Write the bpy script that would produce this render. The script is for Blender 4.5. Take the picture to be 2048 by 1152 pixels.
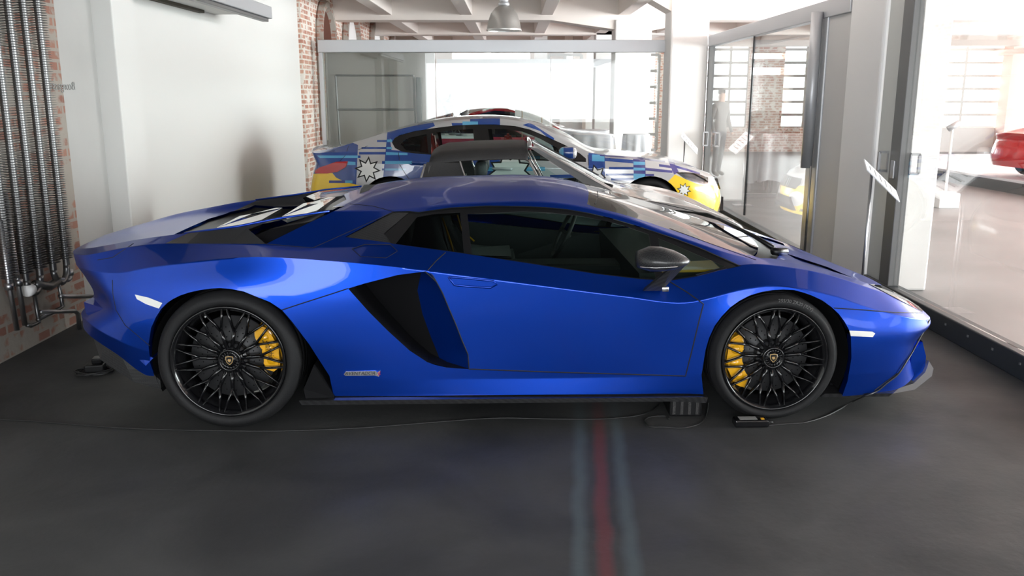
import bpy, bmesh, math, random
from mathutils import Vector, Matrix
from mathutils.bvhtree import BVHTree
for o in list(bpy.data.objects): bpy.data.objects.remove(o)
random.seed(4)
SC = bpy.context.scene
COL = SC.collection
PI = math.pi
V = Vector

# ---------------------------------------------------------------- camera, world, light
FPX = 1740.0
PITCH = math.atan(386 / FPX)
CAM = V((0, 0, 1.64))
cd = bpy.data.cameras.new('camera')
cam = bpy.data.objects.new('camera', cd)
COL.objects.link(cam)
cam.location = CAM
cam.rotation_euler = (PI / 2 - PITCH, 0, 0)
cd.sensor_width = 36
cd.lens = FPX / 2048 * 36
cd.clip_end = 200
SC.camera = cam
SC.view_settings.view_transform = 'Standard'
SC.view_settings.look = 'None'
SC.view_settings.gamma = 1
SC.view_settings.use_curve_mapping = False
SC.view_settings.exposure = 0.98
w = bpy.data.worlds.new('daylight')
SC.world = w
w.use_nodes = True
w.node_tree.nodes['Background'].inputs[0].default_value = (0.93, 0.97, 1.0, 1)
w.node_tree.nodes['Background'].inputs[1].default_value = 2.8


def area(name, loc, rot, sx, sy, power, col=(1, 1, 1)):
    l = bpy.data.lights.new(name, 'AREA')
    l.shape = 'RECTANGLE'
    l.size = sx
    l.size_y = sy
    l.energy = power
    l.color = col
    o = bpy.data.objects.new(name, l)
    COL.objects.link(o)
    o.location = loc
    o.rotation_euler = rot
    return o


# daylight through the window band behind the photographer, and from the hall on the right
area('window_light_front', (-0.2, -4.5, 1.9), (-PI / 2, 0, PI), 6.4, 2.5, 150, (0.95, 0.98, 1))
area('window_light_hall', (13.2, 8.5, 2.4), (0, PI / 2, 0), 4.2, 15, 3000, (0.94, 0.98, 1))
area('window_light_back', (8, 29.6, 2.2), (-PI / 2, 0, 0), 12, 3.0, 700, (0.94, 0.98, 1))


def ray(px, py):
    u = (px - 1024) / FPX
    v = (py - 576) / FPX
    c, s = math.cos(PITCH), math.sin(PITCH)
    return V((u, c - v * s, -s - v * c))


def at(px, py, Y=None, X=None, Z=None):
    r = ray(px, py)
    t = Y / r.y if Y is not None else X / r.x if X is not None else (Z - CAM.z) / r.z
    return CAM + r * t


# ---------------------------------------------------------------- materials
MATS = {}


def mat(name, col=(.5, .5, .5), rough=.5, metal=0., coat=0., spec=.5, emit=0., bump=None, noise=None, trans=0., sheen=0.):
    if name in MATS:
        return MATS[name]
    m = bpy.data.materials.new(name)
    m.use_nodes = True
    nt = m.node_tree
    b = nt.nodes['Principled BSDF']
    b.inputs['Base Color'].default_value = (*col, 1)
    b.inputs['Roughness'].default_value = rough
    b.inputs['Metallic'].default_value = metal
    b.inputs['Coat Weight'].default_value = coat
    b.inputs['Coat Roughness'].default_value = .02
    b.inputs['Specular IOR Level'].default_value = spec
    if emit:
        b.inputs['Emission Color'].default_value = (*col, 1)
        b.inputs['Emission Strength'].default_value = emit
    if noise:
        sc, amt, col2 = noise
        tc = nt.nodes.new('ShaderNodeTexCoord')
        n = nt.nodes.new('ShaderNodeTexNoise')
        n.inputs['Scale'].default_value = sc
        n.inputs['Detail'].default_value = 6
        r = nt.nodes.new('ShaderNodeValToRGB')
        r.color_ramp.elements[0].position = .5 - amt / 2
        r.color_ramp.elements[1].position = .5 + amt / 2
        r.color_ramp.elements[0].color = (*col, 1)
        r.color_ramp.elements[1].color = (*col2, 1)
        nt.links.new(tc.outputs['Object'], n.inputs['Vector'])
        nt.links.new(n.outputs['Fac'], r.inputs['Fac'])
        nt.links.new(r.outputs['Color'], b.inputs['Base Color'])
    if bump:
        sc, st = bump
        tc = nt.nodes.new('ShaderNodeTexCoord')
        n = nt.nodes.new('ShaderNodeTexNoise')
        n.inputs['Scale'].default_value = sc
        n.inputs['Detail'].default_value = 4
        bp = nt.nodes.new('ShaderNodeBump')
        bp.inputs['Strength'].default_value = st
        bp.inputs['Distance'].default_value = .01
        nt.links.new(tc.outputs['Object'], n.inputs['Vector'])
        nt.links.new(n.outputs['Fac'], bp.inputs['Height'])
        nt.links.new(bp.outputs['Normal'], b.inputs['Normal'])
    MATS[name] = m
    return m


def glass(name, tint=(1, 1, 1), ior=1.45, base=0.0, rough=0.0):
    """thin pane: straight-through tinted transmission plus a mirror part by angle"""
    m = bpy.data.materials.new(name)
    m.use_nodes = True
    nt = m.node_tree
    nt.nodes.clear()
    out = nt.nodes.new('ShaderNodeOutputMaterial')
    mx = nt.nodes.new('ShaderNodeMixShader')
    tr = nt.nodes.new('ShaderNodeBsdfTransparent')
    gl = nt.nodes.new('ShaderNodeBsdfGlossy')
    fr = nt.nodes.new('ShaderNodeFresnel')
    ad = nt.nodes.new('ShaderNodeMath')
    ad.operation = 'MULTIPLY_ADD'
    ad.use_clamp = True
    ad.inputs[1].default_value = 1.0
    ad.inputs[2].default_value = base
    # an even double-sided mirror share: the same value from either side of the pane
    geo = nt.nodes.new('ShaderNodeNewGeometry')
    mul = nt.nodes.new('ShaderNodeVectorMath')
    fr.inputs['IOR'].default_value = ior
    lw = nt.nodes.new('ShaderNodeLayerWeight')
    lw.inputs['Blend'].default_value = .5
    pw = nt.nodes.new('ShaderNodeMath')
    pw.operation = 'POWER'
    pw.inputs[1].default_value = 4.0
    # facing = 1-|cos|, raised like Schlick
    nt.links.new(lw.outputs['Facing'], pw.inputs[0])
    sc = nt.nodes.new('ShaderNodeMath')
    sc.operation = 'MULTIPLY_ADD'
    sc.use_clamp = True
    f0 = ((ior - 1) / (ior + 1)) ** 2 * 2 + base
    sc.inputs[1].default_value = 1 - f0
    sc.inputs[2].default_value = f0
    nt.links.new(pw.outputs[0], sc.inputs[0])
    nt.nodes.remove(fr); nt.nodes.remove(ad); nt.nodes.remove(geo); nt.nodes.remove(mul)
    nt.links.new(sc.outputs[0], mx.inputs[0])
    tr.inputs[0].default_value = (*tint, 1)
    gl.inputs['Roughness'].default_value = rough
    nt.links.new(tr.outputs[0], mx.inputs[1])
    nt.links.new(gl.outputs[0], mx.inputs[2])
    nt.links.new(mx.outputs[0], out.inputs[0])
    MATS[name] = m
    return m


def brick(name, c1, c2, mortar, plaster, scale=1.0, cover=.5, vertical='X'):
    m = bpy.data.materials.new(name)
    m.use_nodes = True
    nt = m.node_tree
    b = nt.nodes['Principled BSDF']
    b.inputs['Roughness'].default_value = .9
    tc = nt.nodes.new('ShaderNodeTexCoord')
    sp = nt.nodes.new('ShaderNodeSeparateXYZ')
    cb = nt.nodes.new('ShaderNodeCombineXYZ')
    nt.links.new(tc.outputs['Object'], sp.inputs[0])
    ad = nt.nodes.new('ShaderNodeMath')
    ad.operation = 'ADD'
    nt.links.new(sp.outputs['X'], ad.inputs[0])
    nt.links.new(sp.outputs['Y'], ad.inputs[1])
    nt.links.new(ad.outputs[0], cb.inputs['X'])
    nt.links.new(sp.outputs['Z'], cb.inputs['Y'])
    br = nt.nodes.new('ShaderNodeTexBrick')
    br.inputs['Color1'].default_value = (*c1, 1)
    br.inputs['Color2'].default_value = (*c2, 1)
    br.inputs['Mortar'].default_value = (*mortar, 1)
    br.inputs['Scale'].default_value = scale
    br.inputs['Mortar Size'].default_value = .012
    br.inputs['Brick Width'].default_value = .25
    br.inputs['Row Height'].default_value = .075
    nt.links.new(cb.outputs[0], br.inputs['Vector'])
    n = nt.nodes.new('ShaderNodeTexNoise')
    n.inputs['Scale'].default_value = 7
    n.inputs['Detail'].default_value = 8
    nt.links.new(tc.outputs['Object'], n.inputs['Vector'])
    r = nt.nodes.new('ShaderNodeValToRGB')
    r.color_ramp.elements[0].position = cover - .03
    r.color_ramp.elements[1].position = cover + .05
    nt.links.new(n.outputs['Fac'], r.inputs['Fac'])
    mx = nt.nodes.new('ShaderNodeMix')
    mx.data_type = 'RGBA'
    nt.links.new(r.outputs['Color'], mx.inputs['Factor'])
    nt.links.new(br.outputs['Color'], mx.inputs['A'])
    mx.inputs['B'].default_value = (*plaster, 1)
    nt.links.new(mx.outputs['Result'], b.inputs['Base Color'])
    bp = nt.nodes.new('ShaderNodeBump')
    bp.inputs['Strength'].default_value = .6
    bp.inputs['Distance'].default_value = .02
    nt.links.new(n.outputs['Fac'], bp.inputs['Height'])
    nt.links.new(bp.outputs['Normal'], b.inputs['Normal'])
    MATS[name] = m
    return m


def carbon(name):
    m = mat(name, (.02, .02, .021), .3, 0, .25, spec=.2)
    nt = m.node_tree
    b = nt.nodes['Principled BSDF']
    tc = nt.nodes.new('ShaderNodeTexCoord')
    mp = nt.nodes.new('ShaderNodeMapping')
    mp.inputs['Rotation'].default_value = (0.6, 0.785, 0.3)
    ck = nt.nodes.new('ShaderNodeTexChecker')
    ck.inputs['Scale'].default_value = 260
    ck.inputs['Color1'].default_value = (.012, .012, .013, 1)
    ck.inputs['Color2'].default_value = (.045, .045, .047, 1)
    nt.links.new(tc.outputs['Object'], mp.inputs[0])
    nt.links.new(mp.outputs[0], ck.inputs['Vector'])
    nt.links.new(ck.outputs['Color'], b.inputs['Base Color'])
    return m


M_BLUE = mat('blue_metallic_paint', (.000, .044, .40), .38, .85, .5)
M_BLK = mat('black_trim', (.008, .008, .009), .35, spec=.3)
M_GLOSS = mat('gloss_black', (.005, .005, .006), .16, 0, .6, spec=.3)
M_RUB = mat('tyre_rubber', (.011, .011, .012), .68, spec=.3, bump=(60, .15))
M_LINER = mat('wheel_arch_liner', (.006, .006, .007), .85, spec=.15)
M_SEAM = mat('panel_gap', (.002, .003, .008), .6)
M_CARB = carbon('carbon_fibre')
M_GREYP = mat('grey_gloss_panel', (.03, .03, .032), .2, 0, .6)
M_DISC = mat('carbon_ceramic_disc', (.045, .045, .048), .5, .2)
M_YEL = mat('yellow_caliper_paint', (.80, .40, .008), .3, 0, .8)
M_CHR = mat('chrome', (.75, .75, .76), .15, 1)
M_STEEL = mat('brushed_steel', (.45, .45, .46), .38, 1)
M_DSTEEL = mat('dark_zinc_steel', (.20, .20, .20), .38, .9)
M_ALU = mat('anodised_aluminium', (.50, .51, .53), .4, .5)
M_FRAME = mat('grey_door_frame', (.17, .17, .17), .45, .2)
M_WHITE = mat('white_plaster', (.74, .735, .71), .8, bump=(3, .15))
M_GREYPL = mat('grey_plaster', (.42, .415, .40), .8, noise=(1.2, .5, (.50, .495, .48)))
M_COLM = mat('white_column_paint', (.87, .86, .85), .7)
M_CEIL = mat('pinkish_ceiling_paint', (.82, .62, .55), .85)
M_BEAM = mat('beam_paint', (.82, .76, .71), .85)
M_CLOTH = mat('white_cloth', (.85, .86, .90), .9)
M_YP = mat('yellow_paint', (.88, .58, .03), .25, 0, 1.0)
M_LBLUE = mat('light_blue_paint', (.10, .38, .62), .25, 0, 1.0)
M_NAVY = mat('navy_paint', (.012, .055, .26), .25, 0, 1.0)
M_VIOLET = mat('deep_violet_blue_paint', (.02, .025, .20), .25, 0, 1.0)
M_SILV = mat('pale_silver_paint', (.52, .52, .53), .28, .3, 1.0)
M_SILV2 = mat('silver_metallic_paint', (.33, .33, .33), .28, .7, 1.0)
M_WHT = mat('white_graphic_paint', (.80, .80, .78), .3, 0, .6)
M_RED = mat('red_paint', (.60, .012, .02), .25, 0, 1.0)
M_REDG = mat('red_lens', (.45, .005, .01), .12, 0, 1.0)
M_REDL = mat('red_leather', (.55, .03, .02), .5)
M_VINYL = mat('black_vinyl', (.022, .021, .021), .55, bump=(120, .3))
M_LEATH = mat('dark_leather', (.03, .032, .032), .5)
M_LEATHG = mat('grey_alcantara', (.10, .11, .11), .8)
M_LAMPL = mat('clear_lens', (.75, .75, .75), .1, 0, 1.0)
M_TGLASS = glass('tinted_side_glass', (.42, .52, .49), 1.2, .01)
M_DGLASS = glass('dark_side_glass', (.10, .11, .11), 1.25, .01)
M_WGLASS = glass('windscreen_glass', (.50, .55, .52), 1.6, .16)
M_BGLASS = glass('greenish_glass', (.80, .92, .90), 1.2, .01)
M_SIDE = glass('side_partition_glass', (.93, .95, .94), 1.6, .02)
M_PART = glass('partition_glass', (.93, .95, .94), 1.42, 0)


# ---------------------------------------------------------------- mesh helpers
def link(name, me, parent=None):
    o = bpy.data.objects.new(name, me)
    COL.objects.link(o)
    if parent:
        o.parent = parent
    return o


def obj(name, bm, mats, parent=None, smooth=True, sharp=None):
    me = bpy.data.meshes.new(name)
    if sharp is not None:
        for e in bm.edges:
            if len(e.link_faces) == 2 and e.calc_face_angle(0) > sharp:
                e.smooth = False
    for f in bm.faces:
        f.smooth = smooth
    bm.to_mesh(me)
    bm.free()
    for m in (mats if isinstance(mats, (list, tuple)) else [mats]):
        me.materials.append(m)
    return link(name, me, parent)


def tag(o, label=None, cat=None, group=None, kind=None):
    if label: o['label'] = label
    if cat: o['category'] = cat
    if group: o['group'] = group
    if kind: o['kind'] = kind
    return o


def thing(name, label, cat, loc=(0, 0, 0), rz=0, group=None):
    o = link(name, None)
    o.location = loc
    o.rotation_euler = (0, 0, rz)
    return tag(o, label, cat, group)


def struct(name, bm, m, **k):
    return tag(obj(name, bm, m, **k), kind='structure')


def islands(name, bm, mats, parent=None, **k):
    """one part per connected piece"""
    bm.verts.index_update()
    bm.verts.ensure_lookup_table()
    seen, out = set(), []
    for v0 in list(bm.verts):
        if v0 in seen: continue
        comp, st = [], [v0]
        seen.add(v0)
        while st:
            v = st.pop()
            comp.append(v)
            for e in v.link_edges:
                w_ = e.other_vert(v)
                if w_ not in seen:
                    seen.add(w_)
                    st.append(w_)
        out.append({v.index for v in comp})
    res = []
    for ids in out:
        if len(ids) < 3: continue
        nb = bm.copy()
        nb.verts.ensure_lookup_table()
        bmesh.ops.delete(nb, geom=[v for v in nb.verts if v.index not in ids], context='VERTS')
        if not nb.faces:
            nb.free()
            continue
        res.append(obj(name, nb, mats, parent, **k))
    bm.free()
    return res


def dup(o, parent=None):
    c = o.copy()
    COL.objects.link(c)
    c.parent = parent
    for ch in o.children:
        dup(ch, c)
    return c


def box(bm, lo, hi, bev=0, rz=0, c=None, mi=0):
    lo, hi = V(lo), V(hi)
    r = bmesh.ops.create_cube(bm, size=1)
    vs = r['verts']
    ce = (lo + hi) / 2
    s = hi - lo
    for v in vs:
        v.co = V((v.co.x * s.x, v.co.y * s.y, v.co.z * s.z)) + ce
    if rz:
        bmesh.ops.rotate(bm, verts=vs, cent=c or ce, matrix=Matrix.Rotation(rz, 3, 'Z'))
    fs = {f for v in vs for f in v.link_faces}
    for f in fs:
        f.material_index = mi
    if bev:
        es = {e for v in vs for e in v.link_edges}
        bmesh.ops.bevel(bm, geom=list(es), offset=bev, segments=2, affect='EDGES', profile=.5)
    return vs


def BOX(lo, hi, bev=0, **k):
    bm = bmesh.new()
    box(bm, lo, hi, bev, **k)
    return bm


def tube(bm, pts, r, n=8, cap=True, mi=0):
    pts = [V(p) for p in pts]
    rings = []
    up = None
    for i, p in enumerate(pts):
        a = pts[max(i - 1, 0)]
        b = pts[min(i + 1, len(pts) - 1)]
        d = (b - a)
        if d.length < 1e-9: d = V((0, 0, 1))
        d.normalize()
        if up is None:
            up = V((0, 0, 1)) if abs(d.z) < .9 else V((1, 0, 0))
        s = d.cross(up)
        if s.length < 1e-4:
            s = d.cross(V((0, 1, 0)))
        s.normalize()
        up = s.cross(d).normalized()
        rr = r[i] if isinstance(r, (list, tuple)) else r
        rings.append([bm.verts.new(p + (s * math.cos(2 * PI * k / n) + up * math.sin(2 * PI * k / n)) * rr) for k in range(n)])
    for a, b in zip(rings, rings[1:]):
        for k in range(n):
            f = bm.faces.new((a[k], a[(k + 1) % n], b[(k + 1) % n], b[k]))
            f.material_index = mi
    if cap:
        bm.faces.new(rings[0][::-1]).material_index = mi
        bm.faces.new(rings[-1]).material_index = mi
    return rings


def TUBE(pts, r, n=8):
    bm = bmesh.new()
    tube(bm, pts, r, n)
    return bm


def lathe(bm, prof, n=48, axis='Z', org=(0, 0, 0), mi=0):
    """prof: (radius, height) pairs about axis"""
    org = V(org)
    rings = []
    for r, h in prof:
        ring = []
        for k in range(n):
            a = 2 * PI * k / n
            if axis == 'Z':
                p = V((r * math.cos(a), r * math.sin(a), h))
            else:
                p = V((r * math.cos(a), h, r * math.sin(a)))
            ring.append(bm.verts.new(org + p))
        rings.append(ring)
    for a, b in zip(rings, rings[1:]):
        for k in range(n):
            bm.faces.new((a[k], a[(k + 1) % n], b[(k + 1) % n], b[k])).material_index = mi
    return rings


def prism(bm, poly, y0, y1, axis='Y', bev=0, mi=0):
    """extrude a 2D polygon; axis Y: poly=(x,z); axis X: poly=(y,z); axis Z: poly=(x,y)"""
    def P(a, b, t):
        return V((a, t, b)) if axis == 'Y' else V((t, a, b)) if axis == 'X' else V((a, b, t))
    A = [bm.verts.new(P(a, b, y0)) for a, b in poly]
    B = [bm.verts.new(P(a, b, y1)) for a, b in poly]
    n = len(poly)
    fs = [bm.faces.new(A), bm.faces.new(B[::-1])]
    for i in range(n):
        fs.append(bm.faces.new((A[i], B[i], B[(i + 1) % n], A[(i + 1) % n])))
    for f in fs: f.material_index = mi
    if bev:
        es = {e for v in A + B for e in v.link_edges}
        bmesh.ops.bevel(bm, geom=list(es), offset=bev, segments=2, affect='EDGES', profile=.5)


def solid(bm, P, Q, mi=0):
    """closed hull between two equal loops of 3D points"""
    A = [bm.verts.new(p) for p in P]
    B = [bm.verts.new(p) for p in Q]
    n = len(A)
    bm.faces.new(A).material_index = mi
    bm.faces.new(B[::-1]).material_index = mi
    for i in range(n):
        bm.faces.new((A[i], B[i], B[(i + 1) % n], A[(i + 1) % n])).material_index = mi


def text_bm(s, size, extrude=.001, mirror=False, align='CENTER'):
    c = bpy.data.curves.new('lettering', 'FONT')
    c.body = s
    c.size = size
    c.extrude = extrude
    c.align_x = align
    c.align_y = 'CENTER'
    o = bpy.data.objects.new('lettering', c)
    COL.objects.link(o)
    dg = bpy.context.evaluated_depsgraph_get()
    dg.update()
    me = bpy.data.meshes.new_from_object(o.evaluated_get(dg))
    bm = bmesh.new()
    bm.from_mesh(me)
    bpy.data.objects.remove(o)
    bpy.data.curves.remove(c)
    bpy.data.meshes.remove(me)
    if mirror:
        for v in bm.verts: v.co.x *= -1
    return bm


# ---------------------------------------------------------------- car body surfaces
def cr(p0, p1, p2, p3, t):
    return .5 * ((2 * p1) + (-p0 + p2) * t + (2 * p0 - 5 * p1 + 4 * p2 - p3) * t * t + (-p0 + 3 * p1 - 3 * p2 + p3) * t ** 3)


def spline(pts, nsub):
    out = []
    n = len(pts)
    for i in range(n - 1):
        p0 = pts[i - 1] if i else pts[0] * 2 - pts[1]
        p3 = pts[i + 2] if i + 2 < n else pts[-1] * 2 - pts[-2]
        ts = nsub if isinstance(nsub, (list, tuple)) else [k / nsub for k in range(nsub)]
        for t in ts:
            out.append(cr(p0, pts[i], pts[i + 1], p3, t))
    out.append(pts[-1].copy())
    return out


EDGE_TS = [0, .04, .2, .4, .6, .8, .96]


def loft(stations, groups, nsub=8, ts=EDGE_TS):
    """stations: list of lists of (x, w, z); near half is y=-w. groups: row index runs between creases"""
    nr = len(stations[0])
    curves = []
    for r in range(nr):
        curves.append(spline([V((s[r][0], -s[r][1], s[r][2])) for s in stations], nsub))
    bm = bmesh.new()
    grid = []
    for k in range(len(curves[0])):
        row = []
        for g in groups:
            seg = spline([curves[r][k] for r in g], ts)
            if row: seg = seg[1:]
            row += seg
        grid.append([bm.verts.new(V((p.x, min(p.y, 0), p.z))) for p in row])
    for a, b in zip(grid, grid[1:]):
        for j in range(len(a) - 1):
            bm.faces.new((a[j], b[j], b[j + 1], a[j + 1]))
    bmesh.ops.remove_doubles(bm, verts=bm.verts, dist=1e-4)
    bmesh.ops.dissolve_degenerate(bm, edges=bm.edges, dist=1e-5)
    bm.faces.layers.int.new('tag')
    bm.normal_update()
    return bm


class Shell:
    """near half of a car body; cuts are made along sight lines or straight down, on the real surface"""
    def __init__(self, bm, root_mat):
        self.bm = bm
        self.lay = bm.faces.layers.int['tag']
        self.inv = root_mat.inverted()
        self.o = self.inv @ CAM
        self.R = self.inv.to_3x3()
        self.W = root_mat
        self.bvh = BVHTree.FromBMesh(bm)

    def proj(self, co, mode):
        if mode == 'top':
            return (co.x, -co.y)
        if mode == 'side':
            return (co.x, co.z)
        d = (self.W @ co) - CAM
        c, s = math.cos(PITCH), math.sin(PITCH)
        zc = d.y * c - d.z * s
        yc = -d.y * s - d.z * c
        return (1024 + FPX * d.x / zc, 576 + FPX * yc / zc)

    def plane(self, a, b, mode):
        if mode == 'top':
            return V((a[0], -a[1], 0)), V((-(b[1] - a[1]), -(b[0] - a[0]), 0)).normalized()
        if mode == 'side':
            return V((a[0], 0, a[1])), V((-(b[1] - a[1]), 0, (b[0] - a[0]))).normalized()
        d1 = self.R @ ray(*a)
        d2 = self.R @ ray(*b)
        return self.o, d1.cross(d2).normalized()

    def cut(self, poly, tagv, mode='px', only=None, cond=None, cut=True):
        bm = self.bm
        bx = (min(p[0] for p in poly), max(p[0] for p in poly), min(p[1] for p in poly), max(p[1] for p in poly))
        pad = 12 if mode == 'px' else .05
        n = len(poly)

        def ok(f):
            return f.is_valid and (cond is None or cond(f.calc_center_median()))

        def ext(f, P):
            us = [P[v][0] for v in f.verts]
            vs = [P[v][1] for v in f.verts]
            return min(us), max(us), min(vs), max(vs)
        P = {}
        cand = []
        for f in bm.faces:
            if only is not None and f[self.lay] not in only: continue
            if not ok(f): continue
            for v in f.verts:
                if v not in P: P[v] = self.proj(v.co, mode)
            e = ext(f, P)
            if e[1] < bx[0] or e[0] > bx[1] or e[3] < bx[2] or e[2] > bx[3]: continue
            cand.append(f)
        if cut:
            for i in range(n):
                a, b = poly[i], poly[(i + 1) % n]
                sb = (min(a[0], b[0]) - 1e-3, max(a[0], b[0]) + 1e-3, min(a[1], b[1]) - 1e-3, max(a[1], b[1]) + 1e-3)
                sel = []
                rest = []
                for f in cand:
                    if not f.is_valid: continue
                    for v in f.verts:
                        if v not in P: P[v] = self.proj(v.co, mode)
                    e = ext(f, P)
                    if e[1] < sb[0] or e[0] > sb[1] or e[3] < sb[2] or e[2] > sb[3]:
                        rest.append(f)
                    else:
                        sel.append(f)
                if not sel: continue
                co, no = self.plane(a, b, mode)
                geom = list(sel) + list({e for f in sel for e in f.edges}) + list({v for f in sel for v in f.verts})
                r = bmesh.ops.bisect_plane(bm, geom=geom, dist=1e-5, plane_co=co, plane_no=no)
                cand = rest + [g for g in r['geom'] if isinstance(g, bmesh.types.BMFace)]
                cand = list({f for f in cand if f.is_valid})
        hit = 0
        for f in cand:
            if not f.is_valid: continue
            c = self.proj(f.calc_center_median(), mode)
            if inside(c, poly):
                f[self.lay] = tagv
                hit += 1
        return hit

    def pt(self, px, py, off=.0):
        """point of the surface seen at a pixel, local coordinates"""
        d = (self.R @ ray(px, py)).normalized()
        loc, no, i, dist = self.bvh.ray_cast(self.o, d)
        if loc is None: return None
        if no.dot(d) > 0: no = -no
        return loc + no * off

    def seam(self, bm, pts, r=.0028, close=False, off=.0, step=9):
        if close: pts = list(pts) + [pts[0]]
        run = []
        for a, b in zip(pts, pts[1:]):
            L = math.hypot(b[0] - a[0], b[1] - a[1])
            k = max(1, int(L / step))
            for i in range(k):
                t = i / k
                p = self.pt(a[0] + (b[0] - a[0]) * t, a[1] + (b[1] - a[1]) * t, off)
                if p is not None: run.append(p)
        p = self.pt(*pts[-1], off)
        if p is not None: run.append(p)
        # break at jumps
        cur = [run[0]] if run else []
        for p in run[1:]:
            if (p - cur[-1]).length > .25:
                if len(cur) > 1: tube(bm, cur, r, 6)
                cur = []
            cur.append(p)
        if len(cur) > 1: tube(bm, cur, r, 6)

    def take(self, tags):
        """copy out faces with the given tags as a new bmesh"""
        nb = self.bm.copy()
        lay = nb.faces.layers.int['tag']
        bmesh.ops.delete(nb, geom=[f for f in nb.faces if f[lay] not in tags], context='FACES')
        return nb


def inside(p, poly):
    x, y = p
    c = False
    j = len(poly) - 1
    for i in range(len(poly)):
        xi, yi = poly[i]
        xj, yj = poly[j]
        if (yi > y) != (yj > y) and x < (xj - xi) * (y - yi) / (yj - yi) + xi:
            c = not c
        j = i
    return c


def mirrored(bm, join=True):
    nb = bm.copy() if not join else bm
    if join:
        r = bmesh.ops.duplicate(nb, geom=list(nb.verts) + list(nb.edges) + list(nb.faces))
        vs = [g for g in r['geom'] if isinstance(g, bmesh.types.BMVert)]
        for v in vs: v.co.y *= -1
        bmesh.ops.reverse_faces(nb, faces=[g for g in r['geom'] if isinstance(g, bmesh.types.BMFace)])
        bmesh.ops.remove_doubles(nb, verts=[v for v in nb.verts if abs(v.co.y) < 1e-4], dist=3e-4)
    else:
        for v in nb.verts: v.co.y *= -1
        bmesh.ops.reverse_faces(nb, faces=nb.faces)
    return nb


def pair(name, bm, m, parent, **k):
    """a near-side part and its twin on the far side"""
    far = mirrored(bm, False)
    a = islands(name, bm, m, parent, **k)[0]
    b = islands(name, far, m, parent, **k)[0]
    return a, b


def flange(bm, vec, test=None):
    """turn the open edge of a panel inward by vec"""
    es = [e for e in bm.edges if e.is_boundary and (test is None or test((e.verts[0].co + e.verts[1].co) / 2))]
    if not es: return
    r = bmesh.ops.extrude_edge_only(bm, edges=es)
    vs = [g for g in r['geom'] if isinstance(g, bmesh.types.BMVert)]
    for e in es: e.smooth = False
    for v in vs: v.co += V(vec)


def shift_in(bm, d):
    bm.normal_update()
    for v in bm.verts:
        n = v.normal.copy()
        if n.y > 0.0 and abs(n.y) > .2 or n.z < -.3: n = -n
        v.co -= n * d

# ================================================================= wheels
def tyre_bm(R, r0, W):
    bm = bmesh.new()
    h = W / 2
    s = (R - r0)
    prof = [(r0, -h + .03), (r0 + .004, -h + .008), (r0 + s * .25, -h - .004), (r0 + s * .55, -h - .006), (R - .022, -h + .008), (R - .008, -h + .022), (R - .0015, -h + .045)]
    # tread with grooves
    for g in (-.28, -.1, .1, .28):
        y = g * W
        prof += [(R, y - .006), (R - .007, y - .005), (R - .007, y + .005), (R, y + .006)]
    prof += [(R - .0015, h - .045), (R - .008, h - .022), (R - .022, h - .008), (r0 + s * .5, h + .004), (r0, h - .02)]
    lathe(bm, prof, 96, 'Y')
    # shoulder sipes
    return bm


def rim_bm(Rr, W, face, n=15):
    """forged rim: barrel, lip and n forked spokes; outer face at y=-face"""
    bm = bmesh.new()
    h = W / 2
    lathe(bm, [(Rr - .004, -h + .012), (Rr + .002, -h + .006), (Rr - .004, -h), (Rr - .012, -h + .003), (Rr - .016, -h + .012),
               (Rr - .024, -h + .02), (Rr - .03, -h + .05), (Rr - .05, -h + .09), (Rr - .055, h - .05), (Rr - .01, h - .01), (Rr, h)], 96, 'Y')
    # hub cup
    yf = -h + .045
    lathe(bm, [(.052, yf - .004), (.062, yf), (.066, yf + .02), (.06, yf + .06), (.02, yf + .08)], 48, 'Y')

    def spoke(a0, r0, a1, r1, w0, w1, y0, y1, d0=.03, d1=.02):
        p0 = V((math.cos(a0) * r0, 0, math.sin(a0) * r0))
        p1 = V((math.cos(a1) * r1, 0, math.sin(a1) * r1))
        d = (p1 - p0).normalized()
        s = V((-d.z, 0, d.x))
        q = []
        for p, ww, y, dd in ((p0, w0, y0, d0), (p1, w1, y1, d1)):
            q.append([p + s * ww * .5 + V((0, y + .006, 0)), p + s * ww * .22 + V((0, y, 0)), p - s * ww * .22 + V((0, y, 0)), p - s * ww * .5 + V((0, y + .006, 0)),
                      p - s * ww * .5 + V((0, y + dd, 0)), p + s * ww * .5 + V((0, y + dd, 0))])
        solid(bm, q[0], q[1])
    step = 2 * PI / n
    rm = Rr * .56
    for k in range(n):
        a = step * k + .12
        spoke(a, .055, a, rm, .021, .016, yf - .002, yf - .014)
        for sgn in (-1, 1):
            spoke(a + sgn * .01, rm - .006, a + sgn * step * .40, Rr - .014, .013, .011, yf - .014, -h + .012, .02, .016)
        # inner web towards the neighbouring spoke
    return bm


CRESTPOLY = [(-.5, .55), (0, .62), (.5, .55), (.52, .1), (.38, -.3), (0, -.65), (-.38, -.3), (-.52, .1)]


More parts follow.
